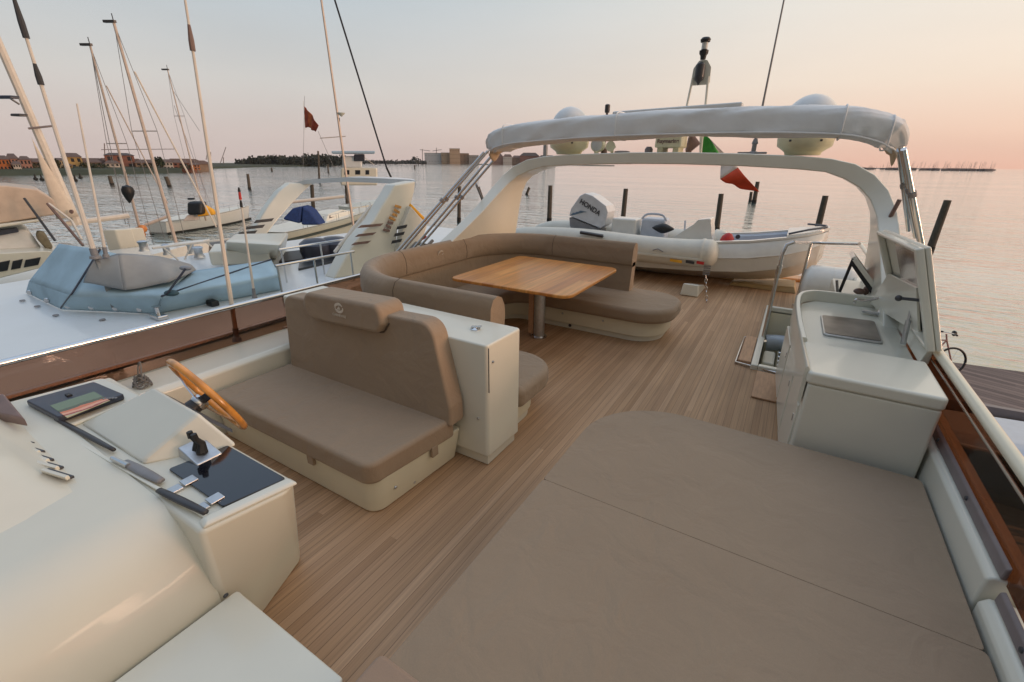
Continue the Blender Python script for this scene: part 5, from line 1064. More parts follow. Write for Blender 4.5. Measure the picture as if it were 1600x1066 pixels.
# ------------------------------------------------------------------ neighbouring yacht
ny = thing('neighbour_yacht', 'white motor yacht alongside with light blue covers and striped arch', 'yacht', (-7.7, 3, 0))
b = MB(); rings = []
for y, x0, x1, z in ((-7, -7.6, -7.9, .0), (-4, -6.2, -9.5, .08), (-1, -5.35, -10.1, .15), (2, -5.15, -10.3, .2), (6, -5.15, -10.3, .22), (10.5, -5.3, -10.1, .22)):
    rings.append([(x0, y, z-.06), (x0+.06, y, z-.9), (x0-.1, y, -2.8), (x0-.6, y, -4.2), (x1+.6, y, -4.2), (x1+.1, y, -2.8), (x1-.06, y, z-.9), (x1, y, z-.06)])
b.loft(rings); b.build('hull', M['gel'], ny, smooth=40)
b = MB(); b.loft([[(x0-.02, y, z-.06), (x0-.06, y, z), (x1+.06, y, z), (x1+.02, y, z-.06)] for y, x0, x1, z in ((-7, -7.6, -7.9, .0), (-4, -6.2, -9.5, .08), (-1, -5.35, -10.1, .15), (2, -5.15, -10.3, .2), (6, -5.15, -10.3, .22), (10.5, -5.3, -10.1, .22))]); b.build('foredeck', M['cool'], ny, smooth=40)
b = MB(); b.tube([(-6.2, -4, .06), (-5.36, -1, .13), (-5.15, 2, .18), (-5.15, 6, .20), (-5.3, 10.5, .20)], .035, 8); b.build('gunwale_trim', M['steel'], ny)
for y0, y1 in ((1.75, 2.85), (2.95, 4.3), (4.4, 6)):
    b = MB(); b.hexa([(-5.12, y0, -.72), (-5.06, y0, -.72), (-5.06, y1, -.72), (-5.12, y1, -.72), (-5.14, y0+.1, -.12), (-5.095, y0+.1, -.12), (-5.095, y1, -.12), (-5.14, y1, -.12)], .02); b.build('hull_window', M['window'], ny)
cvt = ny
def poly3(name, pts, mt, depth=.04, bev=0, sm=40):
    """cover panel sewn from measured corners, with a drop to give it body"""
    b = MB(); n = len(pts); v = [tuple(p) for p in pts]; w = [(p[0], p[1], p[2]-depth) for p in pts]
    b._add(v+w, [tuple(range(n)), tuple(range(n, 2*n))[::-1]]+[(i, n+i, n+(i+1) % n, (i+1) % n) for i in range(n)]); return b.build(name, mt, cvt, smooth=sm)
c1, c2, c3, c4 = P(41, 457, z=.21), P(96, 483, z=.21), P(245, 490, z=.21), P(440, 453, z=.21)
s1, s2, s3, s4 = P(46, 440, z=.42), P(112, 462, z=.44), P(254, 464, z=.46), P(437, 431, z=.46)
b1, b2, b3, b4 = P(93, 381, z=.90), P(157, 391, z=.90), P(300, 424, z=.60), P(424, 407, z=.58)
for nm, pts in (('skirt', (c1, c2, s2, s1)), ('skirt', (c2, c3, s3, s2)), ('skirt', (c3, c4, s4, s3)), ('cover_panel', (s1, s2, b2, b1)), ('cover_panel', (s2, s3, b3, b2)), ('cover_panel', (s3, s4, b4, b3))):
    b = MB()
    q0, q1, q2, q3 = pts
    def fn(u, v): 
        q = (q0*(1-u)+q1*u)*(1-v)+(q3*(1-u)+q2*u)*v
        return q + Vector((0, 0, .010*noise.noise(Vector((q.x*2, q.y*2, 1)))*min(1, 8*u*(1-u)*4)*min(1, v*(1-v)*8)))
    b.sheet(fn, 14, 8); b.build(nm, M['bluecover'], ny, smooth=180, solid=.012)
# dark piping along the seams, eyelets along the skirts
for a, c in ((c2, s2), (s2, b2), (c3, s3), (s3, b4)):
    b = MB(); b.tube([a+Vector((0, 0, .012)), c+Vector((0, 0, .015))], .012, 6); b.build('piping', M['navy'], ny)
for a, c, n in ((c1, c2, 2), (c2, c3, 4), (c3, c4, 3)):
    for i in range(n):
        q = lerp(a, c, (i+.4)/n)+Vector((0, 0, .05)); b = MB(); b.lathe([(.035, 0), (.03, .012)], q+Vector((.01, -.02, 0)), (.6, -.8, 0), 10); b.build('eyelet', M['steel'], ny)
for px, py in ((35, 470), (58, 479), (87, 493), (160, 500)):
    q = P(px, py, z=.205); b = MB(); b.lathe([(.035, 0), (.025, .012)], q, (0, 0, 1), 8); b.build('deck_snap', M['grey'], ny)
b = MB(); b.tube([P(245, 488, z=.22), P(262, 458, z=.5), P(290, 420, z=.75)], .014, 6); b.build('cover_strap', M['navy'], ny)
b = MB(); q = P(268, 458, z=.48); b.ball(q, .11, .07, .035); b.build('deck_vent', mat('dark_teal_plastic', (.03, .07, .08), .5), ny)
b = MB(); q = P(290, 419, z=.72); b.ball(q, .10, .06, .03); b.build('deck_vent', M['grey'], ny)
b = MB(); q = P(249, 497, z=.21); b.box(q.x-.12, q.x+.12, q.y-.06, q.y+.06, .2, .26, .02); b.lathe([(.02, .26), (.02, .34), (.05, .36)], (q.x, q.y, 0), seg=8); b.build('cleat', M['steel'], ny)
b = MB(); q = P(333, 477, z=.21); b.box(q.x-.08, q.x+.08, q.y-.05, q.y+.05, .2, .28, .02); b.build('fairlead', M['black'], ny)
# grey canvas hump
def pl(pts, t):
    f = t*(len(pts)-1); i = min(len(pts)-2, int(f)); return pts[i].lerp(pts[i+1], f-i)
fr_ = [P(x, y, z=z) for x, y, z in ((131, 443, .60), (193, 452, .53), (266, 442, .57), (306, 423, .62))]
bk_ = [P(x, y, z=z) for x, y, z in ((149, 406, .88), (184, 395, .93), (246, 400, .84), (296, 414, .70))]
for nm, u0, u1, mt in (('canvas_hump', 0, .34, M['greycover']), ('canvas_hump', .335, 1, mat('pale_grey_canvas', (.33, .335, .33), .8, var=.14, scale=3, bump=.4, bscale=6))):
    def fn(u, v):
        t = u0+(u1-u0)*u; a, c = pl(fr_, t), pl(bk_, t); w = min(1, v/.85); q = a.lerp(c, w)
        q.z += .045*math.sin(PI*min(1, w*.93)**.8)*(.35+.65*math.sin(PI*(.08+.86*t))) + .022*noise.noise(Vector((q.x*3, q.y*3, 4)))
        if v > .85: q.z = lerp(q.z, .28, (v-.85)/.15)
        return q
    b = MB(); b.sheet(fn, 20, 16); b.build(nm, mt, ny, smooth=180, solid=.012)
# flybridge side and rail
b = MB(); q0 = [P(330, 416, z=.30), P(424, 412, z=.30), P(418, 398, z=.32), P(338, 402, z=.32)]; b.hexa([tuple(v) for v in q0]+[tuple(v+Vector((0, 0, .25))) for v in q0], .04); b.build('coaming', M['gel'], ny, smooth=50)
b = MB(); q0 = [P(352, 410, z=.22), P(432, 405, z=.22), P(448, 385, z=.25), P(365, 390, z=.22)]; zt_ = [P(350, 378, z=.75), P(438, 384, z=.75), P(452, 364, z=.80), P(366, 366, z=.80)]
b.hexa([tuple(v) for v in q0]+[tuple(v) for v in zt_], .05); b.build('far_side', M['gel'], ny, smooth=50)
b = MB(); b.hexa([(-5.75, 4.0, .2), (-5.2, 4.0, .2), (-5.25, 9, .2), (-5.8, 9, .2), (-5.7, 4.2, .33), (-5.3, 4.2, .33), (-5.3, 9, .5), (-5.7, 9, .5)], .05); b.build('near_side', M['gel'], ny, smooth=50)
for a, c, X in (((430, 416), (553, 393), -5.45), ((436, 390), (566, 370), -6.6)):
    A, B = P(*a, X=X), P(*c, X=X); b = MB(); b.tube([A, B], .018, 8); b.build('rail', M['steel'], ny)
    for f in (.02, .45, .95):
        q = lerp(A, B, f); b = MB(); b.tube([q, (q.x, q.y, .22)], .013, 6); b.build('rail_post', M['steel'], ny)
for a, c in (((523, 394), (580, 322)), ((530, 384), (588, 321))):
    b = MB(); b.tube([P(*a, X=-6.2), P(*c, X=-6.3)], .028, 8); b.build('sunshade_pole', M['mast'], ny)
# black panel as cockpit well shade, round backed seats, and the foredeck grab rail
b = MB(); q0 = [P(436, 410, z=.24), P(548, 396, z=.24), P(556, 382, z=.24), P(446, 394, z=.24)]; b.hexa([tuple(v-Vector((0, 0, .03))) for v in q0]+[tuple(v+Vector((0, 0, .01))) for v in q0]); b.build('cockpit_well_shade', M['black'], ny)
for px, py in ((494, 392), (524, 389)):
    q = P(px, py, z=.36); b = MB(); b.lathe([(.26, -.12), (.30, .0), (.30, .14), (.2, .22), (.05, .24)], q, (.05, 0, 1), 16); b.build('cockpit_seat', M['navy'], ny)
b = MB(); q0 = [P(466, 421, z=.24), P(540, 405, z=.24), P(536, 400, z=.24), P(468, 410, z=.24)]; b.hexa([tuple(v-Vector((0, 0, .03))) for v in q0]+[tuple(v+Vector((0, 0, .012))) for v in q0]); b.build('slot_shade', M['stripe'], ny)  # flat dark panel painting a shaded slot
A, B = P(238, 388, X=-9.9), P(380, 371, X=-9.9)
b = MB(); b.tube([A, B], .022, 6); b.build('grab_rail', M['mast'], ny)
for f, dx in ((.1, .2), (.4, -.2), (.55, .25), (.95, 0)):
    q = lerp(A, B, f); b = MB(); b.tube([q, (q.x, q.y+dx, .2)], .016, 6); b.build('rail_post', M['mast'], ny)
for px, py, r in ((226, 392, .10), (262, 398, .08), (312, 402, .10), (300, 396, .08)):
    q = P(px, py, z=.24); b = MB(); b.lathe([(r, 0), (r*.75, .05), (r*.7, .14), (r*.95, .19), (r*.6, .21)], q, seg=14); b.build('winch', M['brushed'], ny)
# striped radar arch
ay = -5.6
na = [((650, 283), (617, 289)), ((648, 300), (608, 305)), ((643, 318), (597, 322)), ((632, 338), (585, 344)), ((622, 358), (570, 360)), ((620, 378), (556, 377)), ((617, 396), (540, 402)), ((600, 425), (522, 436))]
rings = []
for o_, i_ in na:
    p, q = P(*o_, X=ay), P(*i_, X=ay-.05); w = Vector((-.26, 0.02, 0)); rings.append([p, q, q+w, p+w])
b = MB(); b.loft(rings); b.bev(b.bm.faces[:], .03, 3); b.build('arch_leg', M['gel'], ny, smooth=50)
nf = [((453, 286), (490, 286)), ((436, 299), (474, 300)), ((420, 320), (455, 320)), ((408, 339), (438, 339)), ((396, 362), (420, 362)), ((388, 376), (410, 376))]
rings = []
for o_, i_ in nf:
    p, q = P(*o_, X=-9.7), P(*i_, X=-9.5); w = Vector((-.25, .05, 0)); rings.append([p, q, q+w, p+w])
b = MB(); b.loft(rings); b.bev(b.bm.faces[:], .03, 3); b.build('arch_leg', M['gel'], ny, smooth=50)
b = MB()
tp = [P(649, 283, X=ay), P(640, 281, X=-6.2), P(600, 279, X=-7.0), P(540, 277, X=-8.2), P(478, 281, X=-9.5), P(458, 286, X=-9.75)]
b.loft([[p, p+Vector((0, 0, -.09)), p+Vector((-.05, f, -.08)), p+Vector((-.05, f, .01))] for p, f in zip(tp, (.04, .15, .4, .45, .4, .3))]); b.build('arch_top', M['cool'], ny, smooth=40)
for i, (x0, x1, x2, x3, y) in enumerate(((556, 595, 592, 550, 352), (552, 584, 580, 546, 366), (546, 576, 572, 540, 379))):
    q0 = [P(x0+8, y, X=ay+.012), P(x1+4, y-3, X=ay+.012), P(x2+2, y+1.5, X=ay+.012), P(x3+8, y+4.5, X=ay+.012)]
    b = MB(); b.hexa([tuple(v) for v in q0]+[tuple(v+Vector((.006, 0, 0))) for v in q0]); b.build('stripe', M['stripeb'], ny)
for (x, y) in ((414, 341), (400, 351), (388, 360)):
    q0 = [P(x-14, y+3, X=-9.44), P(x+14, y, X=-9.44), P(x+10, y+5, X=-9.44), P(x-18, y+8, X=-9.44)]
    b = MB(); b.hexa([tuple(v) for v in q0]+[tuple(v+Vector((.01, 0, 0))) for v in q0]); b.build('stripe', M['stripe'], ny)
# upright lettering worn beyond reading: broken bars of orange and brown
mo = mat('orange_letter_paint', (.55, .27, .07), .5, var=.3); 
for i, (px, py) in enumerate(((622, 323), (620, 330), (617, 336), (613, 342), (610, 348), (607, 354), (604, 360))):
    q = P(px, py, X=ay+.012); b = MB(); L = .085-.012*(i % 3)
    b.obox(q, (0, L*.8, -.02-.01*(i % 2)), (.004, 0, 0), (0, .012, .018), .002); b.build('letter_mark', mo if i < 4 else M['stripeb'], ny)
# second wing with stripes and its aft flybridge end
pslab_ = [P(630, 352, X=-5.5), P(642, 322, X=-5.5), P(668, 352, X=-5.5), P(655, 392, X=-5.5), P(622, 396, X=-5.5)]
b = MB(); n = len(pslab_); b._add([tuple(v) for v in pslab_]+[tuple(v+Vector((-.12, .02, 0))) for v in pslab_], [tuple(range(n)), tuple(range(n, 2*n))[::-1]]+[(i, n+i, n+(i+1) % n, (i+1) % n) for i in range(n)]); b.bev(b.bm.faces[:], .02, 2); b.build('aft_wing', M['hyp'], ny)
for (x, y) in ((628, 351), (624, 362), (620, 373)):
    q0 = [P(x-7, y+3, X=-5.48), P(x+8, y, X=-5.48), P(x+6, y+5, X=-5.48), P(x-9, y+8, X=-5.48)]
    b = MB(); b.hexa([tuple(v) for v in q0]+[tuple(v+Vector((.01, 0, 0))) for v in q0]); b.build('stripe', M['stripe'], ny)
b = MB(); b.tube([P(640, 320, X=-5.6), P(668, 348, X=-5.6)], .03, 6); b.build('wing_trim', M['yellow'], ny)
b = MB(); b.tube([P(636, 395, X=-5.3), P(650, 380, X=-5.3), P(668, 384, X=-5.3), P(676, 376, X=-5.3)], .03, 6); b.build('mooring_line', M['rope'], ny)
flag('italian_flag', 'small green white and red flag drooping beside the neighbouring arch', [((637, 331), (632, 352)), ((648, 345), (646, 360)), ((656, 358), (650, 366)), ((665, 371), (658, 376))], [M['dkgreen'], M['flagw'], M['red']], 6.2, [(637, 328), (652, 362)])
# whip aerials
def aerial(label, base_, top_, r0_, r1_, mt, kn=(), grp='whip aerials rising on the left'):
    t = thing('whip_aerial', label, 'aerial', tuple(base_), grp)
    b = MB(); b.tube([base_, lerp(base_, top_, .35), top_], [r0_, (r0_*1.6+r1_)/2.6, r1_], 8); b.build('rod', M[mt], t)
    b = MB(); b.lathe([(r0_*2.0, 0), (r0_*1.8, .03), (r0_*1.25, .04), (r0_*1.2, .12)], base_, (top_-base_), 10); b.build('foot', M['grey'], t)
    for f, L, mm in kn:
        q = lerp(base_, top_, f); b = MB(); b.tube([q, q+(top_-base_).normalized()*L*.4, q+(top_-base_).normalized()*L], [r0_*.95, r0_*.95, r0_*.5], 8); b.build('joint', M[mm], t)
B0 = P(357, 474, X=-3.94); T0 = P(287, -14, X=-3.9); dd = T0-B0
aerial('tall white whip aerial standing on the left bulwark rail, nearest the helm seat', Vector((B0.x, B0.y, .53)), T0, .020, .008, 'mast', ((.86, .16, 'stripeb'),))
B0 = P(150, 404, z=.9); Dk = B0.xy.length
aerial('long grey aerial rising behind the left end of the blue covers', B0, P(20, -8, D=Dk), .030, .012, 'mast', ((.86, .35, 'dark'), (.70, .2, 'dark')))
B0 = P(166, 402, z=.9); aerial('short thin aerial just right of the long one behind the blue covers', B0, P(120, 162, D=B0.xy.length), .018, .008, 'mast')
B0 = P(398, 466, X=-5.4); t_ = P(374, 300, X=-5.5); aerial('short aerial with red and black tip beside the blue covers', B0, t_, .016, .010, 'mast', ((.86, .10, 'black'), (.93, .13, 'red'), (1.0, .05, 'black')))

# ------------------------------------------------------------------ mooring piles
def pile(top, bot, label, D=None, r=.16, hidden=False):
    Bq = P(*bot, z=WATER) if D is None else None
    if D is None: D = Bq.xy.length
    Tq = P(*top, D=D)
    if Bq is None: q = P(*bot, D=D); dq = (Tq-q); Bq = Tq - dq*((Tq.z-WATER)/max(.2, dq.z))
    t = thing('mooring_pile', label, 'pile', (Bq.x, Bq.y, WATER), 'timber mooring piles in the lagoon')
    dn = Bq+(Bq-Tq).normalized()*1.0; rr = r*(1+.0*D)
    b = MB(); pts = [dn, Bq]+[lerp(Bq, Tq, f) for f in (.25, .5, .75, 1)]; b.tube(pts, [rr*1.05, rr*1.02, rr, rr*.97, rr*.95, rr*.9], 12); b.build('shaft', M['pole'], t, smooth=50)
    b = MB(); b.tube([dn, Bq, lerp(Bq, Tq, .13)], rr*1.1, 12); b.build('tar_band', M['tar'], t)
    return t
R_ = .24
pile((860, 290), (858, 348), 'straight mooring pile left of the outboard motor', r=R_)
pile((978, 295), (973, 346), 'mooring pile directly right of the outboard motor', D=47, r=R_)
pile((1127, 303), (1120, 356), 'mooring pile rising behind the tender console', D=47, r=R_)
pile((1290, 306), (1276, 364), 'leaning mooring pile behind the tender bow', D=46, r=R_)
pile((1481, 313), (1451, 396), 'strongly leaning mooring pile alone in the water at right', r=R_)
pile((718, 291), (717, 347), 'mooring pile between the sunshade tubes and the left arch leg', r=R_*.8)
pile((748, 292), (757, 319), 'short pile leaning left beside the left arch leg', D=70, r=R_*.7)
pile((827, 293), (822, 306), 'short stub of pile just inside the left arch leg', D=95, r=R_*1.1)
pile((1184, 284), (1178, 317), 'taller of two dark piles under the red flag', r=.34)
pile((1174, 300), (1172, 315), 'shorter of two dark piles under the red flag', r=.25)
for i, (x, y0, y1) in enumerate(((487, 288, 332), (541, 285, 340))): pile((x, y0), (x+3, y1), ('left', 'right')[i]+' one of two slim piles seen through the neighbouring arch', D=60, r=.22)
for (x0, y0, x1, y1, lab, r) in ((387, 272, 390, 296, 'dark pile standing alone right of the tall white aerial', .3), (648, 258, 648, 264, 'tiny distant channel pile left of the sunshade tubes', .6), (424, 262, 425, 268, 'tiny distant pile in front of the wooded shore', .5),
                                  (171, 275, 175, 288, 'double dark pile left of the second left mast', .45), (259, 276, 265, 291, 'dark pile touching the tallest left mast', .45), (497, 236, 499, 285, 'tall slim channel post behind the neighbouring arch', .28), (512, 257, 513, 270, 'small post with a sign right of the slim channel post', .4)):
    pile((x0, y0), (x1, y1), lab, r=r)
for i, (x, y, lab) in enumerate(((56, 281, 'leftmost of the small dark buoys off the left shore'), (66, 282, 'small buoy second from left off the left shore'), (96, 283, 'dark buoy close left of the long grey aerial'), (118, 283, 'dark buoy between the two left aerials'), (126, 279, 'buoy nearest the shore between the left aerials'))):
    q = P(x, y, z=WATER); b = MB(); b.lathe([(.05, -.3), (.5, 0), (.55, .4), (.25, .7), (.1, 1.6), (.02, 1.7)], q, (.2, 0, 1), 10); o = tag(b.build('buoy', M['tar'], loc=q), lab, 'buoy', 'small buoys off the left shore')

# ------------------------------------------------------------------ shore at left, wood, skyline, marina
def strip(name, pts, back, h, mt, z0=WATER):
    b = MB(); n = len(pts); rows = []
    for p in pts:
        d = Vector((p.x, p.y, 0)).normalized(); rows.append([(p.x, p.y, z0-.5), (p.x+d.x*6, p.y+d.y*6, z0+h*.6), (p.x+d.x*back*.4, p.y+d.y*back*.4, z0+h), (p.x+d.x*back, p.y+d.y*back, z0+h*1.1)])
    b.loft(rows, close=False, caps=False); return kind(b.build(name, mt), 'structure')
grass = mat('shore_grass', (.034, .040, .016), .95, var=.45, scale=.05)
strip('shore', [P(x, y, z=WATER) for x, y in ((-220, 282), (-90, 279), (5, 274.5), (80, 273.5), (150, 273), (220, 271.5), (285, 269.5))], 160, 3.0, grass)
strip('far_shore', [P(x, y, z=WATER) for x, y in ((285, 267), (330, 264), (400, 261.5), (470, 260), (545, 259.3))], 400, 2, grass)
strip('skyline_shore', [P(x, 254+(x-650)*.0105+2.8, z=WATER) for x in (470, 560, 650, 700, 780, 860, 960)], 900, 2, grass)
strip('breakwater', [P(x, 254+(x-650)*.0105+2.3, z=WATER) for x in (1330, 1400, 1480, 1550)], 60, 3, mat('breakwater_stone', (.10, .09, .09), .9))
def house(label, x0, x1, ytop, ybase, D, col, rcol, roof=.3, depth=12, wins=(3, 2), flat=False, cat='house', grp='houses on the left shore', name='house'):
    q0, q1 = P(x0, ybase, D=D), P(x1, ybase, D=D); zt = P((x0+x1)/2, ytop, D=D).z; zb = WATER+1.0
    d = Vector((q1.x-q0.x, q1.y-q0.y, 0)); L = d.length; ex = d.normalized(); ey = Vector((-ex.y, ex.x, 0))
    if ey.dot(Vector((q0.x, q0.y, 0))) < 0: ey = -ey
    o = Vector((q0.x, q0.y, zb)); hgt = zt-zb; hw_ = hgt*(1-roof) if not flat else hgt
    t = thing(name, label, cat, tuple(o+ex*L/2), grp)
    def pt(u, v, z): return tuple(o+ex*u+ey*v+Vector((0, 0, z)))
    b = MB(); b.hexa([pt(0, 0, 0), pt(L, 0, 0), pt(L, depth, 0), pt(0, depth, 0), pt(0, 0, hw_), pt(L, 0, hw_), pt(L, depth, hw_), pt(0, depth, hw_)]); b.build('wall', col, t)
    b = MB()
    if not flat:
        e = .5; vs = [pt(-e, -e, hw_+.01), pt(L+e, -e, hw_+.01), pt(L+e, depth+e, hw_+.01), pt(-e, depth+e, hw_+.01), pt(L*.18, depth/2, hgt), pt(L*.82, depth/2, hgt)]
        b._add(vs, [(0, 1, 5, 4), (1, 2, 5), (2, 3, 4, 5), (3, 0, 4), (3, 2, 1, 0)])
    else: b.hexa([pt(-.4, -.4, hw_+.01), pt(L+.4, -.4, hw_+.01), pt(L+.4, depth+.4, hw_+.01), pt(-.4, depth+.4, hw_+.01), pt(-.4, -.4, hw_+.8), pt(L+.4, -.4, hw_+.8), pt(L+.4, depth+.4, hw_+.8), pt(-.4, depth+.4, hw_+.8)])
    b.build('roof', rcol, t)
    nx, nz = wins
    for i in range(nx):
        for j in range(nz):
            u = L*(i+.5)/nx; z = hw_*(j+.55)/nz; w = min(.9, L/nx*.25); h2 = min(1.0, hw_/nz*.28)
            b = MB(); b.hexa([pt(u-w, -.06, z-h2), pt(u+w, -.06, z-h2), pt(u+w, -.001, z-h2), pt(u-w, -.001, z-h2), pt(u-w, -.06, z+h2), pt(u+w, -.06, z+h2), pt(u+w, -.001, z+h2), pt(u-w, -.001, z+h2)]); b.build('window', M['window'], t)
    return t
def plaster(n, c): return mat(n, c, .9, var=.15, scale=.6)
PC = {'orange': plaster('orange_plaster', (.42, .15, .05)), 'pink': plaster('dusky_pink_plaster', (.36, .20, .16)), 'cream': plaster('cream_plaster', (.44, .36, .24)), 'ochre': plaster('ochre_plaster', (.42, .29, .12)), 'white': plaster('white_plaster', (.5, .47, .44)), 'brick': plaster('brick_red_wall', (.22, .10, .075)), 'grey': plaster('grey_concrete', (.28, .27, .26)), 'brown': plaster('brown_render', (.22, .16, .12)), 'blue': plaster('blue_grey_render', (.36, .40, .44)), 'tan': plaster('tan_render', (.42, .30, .20))}
RT = plaster('old_roof_tiles', (.13, .075, .055)); RG = plaster('grey_flat_roof', (.2, .19, .19)); RD = plaster('dark_roof', (.07, .055, .05))
for a in (('dark topped brown tower house at the very left edge of the shore', -6, 10, 231, 272, 275, 'brown', RD, .2), ('orange house at the left edge of the shore', -14, 3, 244, 272, 262, 'orange', RT, .3), ('bright orange house second from the left edge of the shore', 4, 22, 243, 273, 265, 'orange', RT, .25),
          ('dusky pink house with dark hipped roof left of the cream sail', 20, 36, 240, 272, 275, 'pink', RT, .3), ('small white gabled house in front of the pink house', 25, 37, 252, 272, 262, 'white', RT, .3), ('pinkish house between the white gable and cream sail', 38, 55, 244, 272, 275, 'pink', RT, .25),
          ('brown low house behind the cream sail', 56, 74, 248, 271, 285, 'brown', RT, .3), ('ochre house right of the cream sail', 76, 94, 249, 271, 282, 'ochre', RT, .3), ('cream tall house crossed by the long grey aerial', 94, 106, 247, 271, 278, 'cream', RT, .2), ('yellow ochre villa behind the short aerial', 104, 116, 256, 270, 276, 'ochre', RT, .25),
          ('wide cream house with ochre top left of the short aerial', 102, 132, 239, 262, 300, 'ochre', RT, .25), ('low brown house right of the short aerial', 138, 162, 249, 268, 295, 'brown', RT, .3), ('large dark red brick block between the left masts', 168, 214, 239, 262, 305, 'brick', RD, .15), ('white fronted low house before the brick block', 168, 190, 251, 268, 290, 'white', RT, .3),
          ('brown low terrace right of the brick block', 214, 246, 250, 266, 300, 'brown', RT, .3), ('small white house right of the tallest mast', 256, 272, 249, 264, 302, 'white', RT, .3), ('red brown row house beside the thin short mast', 272, 296, 250, 264, 305, 'brick', RT, .3), ('orange little house at the right end of the left shore', 300, 314, 255, 268, 300, 'orange', RT, .25)):
    house(a[0], a[1], a[2], a[3], a[4], a[5], PC[a[6]], a[7], a[8])
# bushes along the left shore
def crown(b, c, rx, rz, n, s, seed):
    rn = random.Random(seed)
    for i in range(n):
        th = rn.uniform(0, 2*PI); ph = math.acos(rn.uniform(-.6, 1)); rr = rn.uniform(.55, 1)**.5*(1+.25*math.sin(3*th+seed))
        q = Vector(c)+Vector((rx*rr*math.sin(ph)*math.cos(th), rx*rr*math.sin(ph)*math.sin(th), rz*rr*math.cos(ph)))
        a = Vector((rn.gauss(0, 1), rn.gauss(0, 1), rn.gauss(0, 1))).normalized(); e = a.orthogonal().normalized(); f = a.cross(e); ss = s*rn.uniform(.6, 1.3)
        b._add([q+e*ss, q+f*ss*.7, q-e*ss, q-f*ss*.7], [(0, 1, 2, 3)])
leaf = mat('dusk_foliage', (.035, .05, .024), .9, var=.5, scale=.25); leaf2 = mat('olive_foliage', (.05, .055, .026), .9, var=.4, scale=.25)
for i, (px, yt, yb, w, D, lab) in enumerate(((92, 248, 272, 7, 270, 'dark leaning tree in front of the ochre house'), (253, 246, 266, 9, 296, 'tall dark cypress like tree touching the tallest mast'), (141, 254, 271, 14, 280, 'round bush right of the short aerial'), (160, 256, 270, 16, 278, 'wide bush in front of the brick block'), (64, 256, 272, 12, 278, 'dark bush behind the cream sail'), (232, 257, 269, 18, 285, 'low hedge like bush right of the brick block'), (290, 258, 268, 12, 290, 'round bush near the right end of the left shore'), (120, 262, 272, 16, 272, 'low bush in front of the yellow villa'))):
    q = P(px, yb, D=D); top_ = P(px, yt, D=D).z; wz = w*D/750/2; t = thing('tree', lab, 'tree', (q.x, q.y, WATER+1), 'trees on the left shore'); zc = WATER+1
    b = MB(); b.tube([(q.x, q.y, zc), (q.x+.2, q.y, lerp(zc, top_, .6))], [.3, .12], 7); b.build('trunk', M['pole'], t)
    b = MB(); crown(b, (q.x, q.y, lerp(zc, top_, .58)), wz, (top_-zc)*.44, 260, (top_-zc)*.09, i); b.build('crown', leaf if i % 2 else leaf2, t, smooth=0, recalc=False)
b = MB(); rn = random.Random(21)
for i in range(70):
    px = -30+i*5+rn.uniform(-2, 2); D_ = rn.uniform(310, 360); top_ = P(px, rn.uniform(247, 257)-(3 if px < 60 else 0), D=D_).z; q = P(px, 268, D=D_); w = rn.uniform(3, 7); hb = lerp(WATER, top_, .68)
    b.hexa([(q.x-4, q.y-w, WATER), (q.x+4, q.y-w, WATER), (q.x+4, q.y+w, WATER), (q.x-4, q.y+w, WATER), (q.x-4, q.y-w, hb), (q.x+4, q.y-w, hb), (q.x+4, q.y+w, hb), (q.x-4, q.y+w, hb)], m=i % 4)
    b._add([(q.x-4.5, q.y-w-.5, hb), (q.x+4.5, q.y-w-.5, hb), (q.x+4.5, q.y+w+.5, hb), (q.x-4.5, q.y+w+.5, hb), (q.x, q.y-w*.7, top_), (q.x, q.y+w*.7, top_)], [(0, 1, 4), (1, 2, 5, 4), (2, 3, 5), (3, 0, 4, 5)], 4)
kind(b.build('far_town', [PC['tan'], PC['brown'], PC['pink'], PC['cream'], RT], smooth=0), 'stuff')
# far wood: one mass
b = MB(); rn = random.Random(3)
for i in range(150):
    px = 372+i*1.16+rn.uniform(-1, 1); D = rn.uniform(640, 740); prof = 252-7*math.exp(-((px-425)/42)**2)-8*math.exp(-((px-505)/38)**2)+rn.uniform(-2.0, 2.5)
    if rn.random() < .05: prof -= 4
    q = P(px, 258, D=D); top_ = P(px, prof, D=D).z; hh = top_-WATER; crown(b, (q.x, q.y, WATER+hh*.5), hh*.40, hh*.5, 70, hh*.14, i)
kind(b.build('far_wood', mat('far_wood_foliage', (.040, .050, .042), .95, var=.4, scale=.1), smooth=0, recalc=False), 'stuff')
b = MB()
for i in range(110):
    px = 560+i*.95; D = rn.uniform(1250, 1350); prof = 251.5+rn.uniform(-1.6, 1.4)-(5 if 646 < px < 650 else 0)
    q = P(px, 256, D=D); top_ = P(px, prof, D=D).z; hh = max(3, top_-WATER); crown(b, (q.x, q.y, WATER+hh*.45), hh*.7, hh*.5, 26, hh*.22, i)
kind(b.build('far_tree_line', mat('far_tree_foliage', (.055, .06, .055), .95, var=.3, scale=.1), smooth=0, recalc=False), 'stuff')
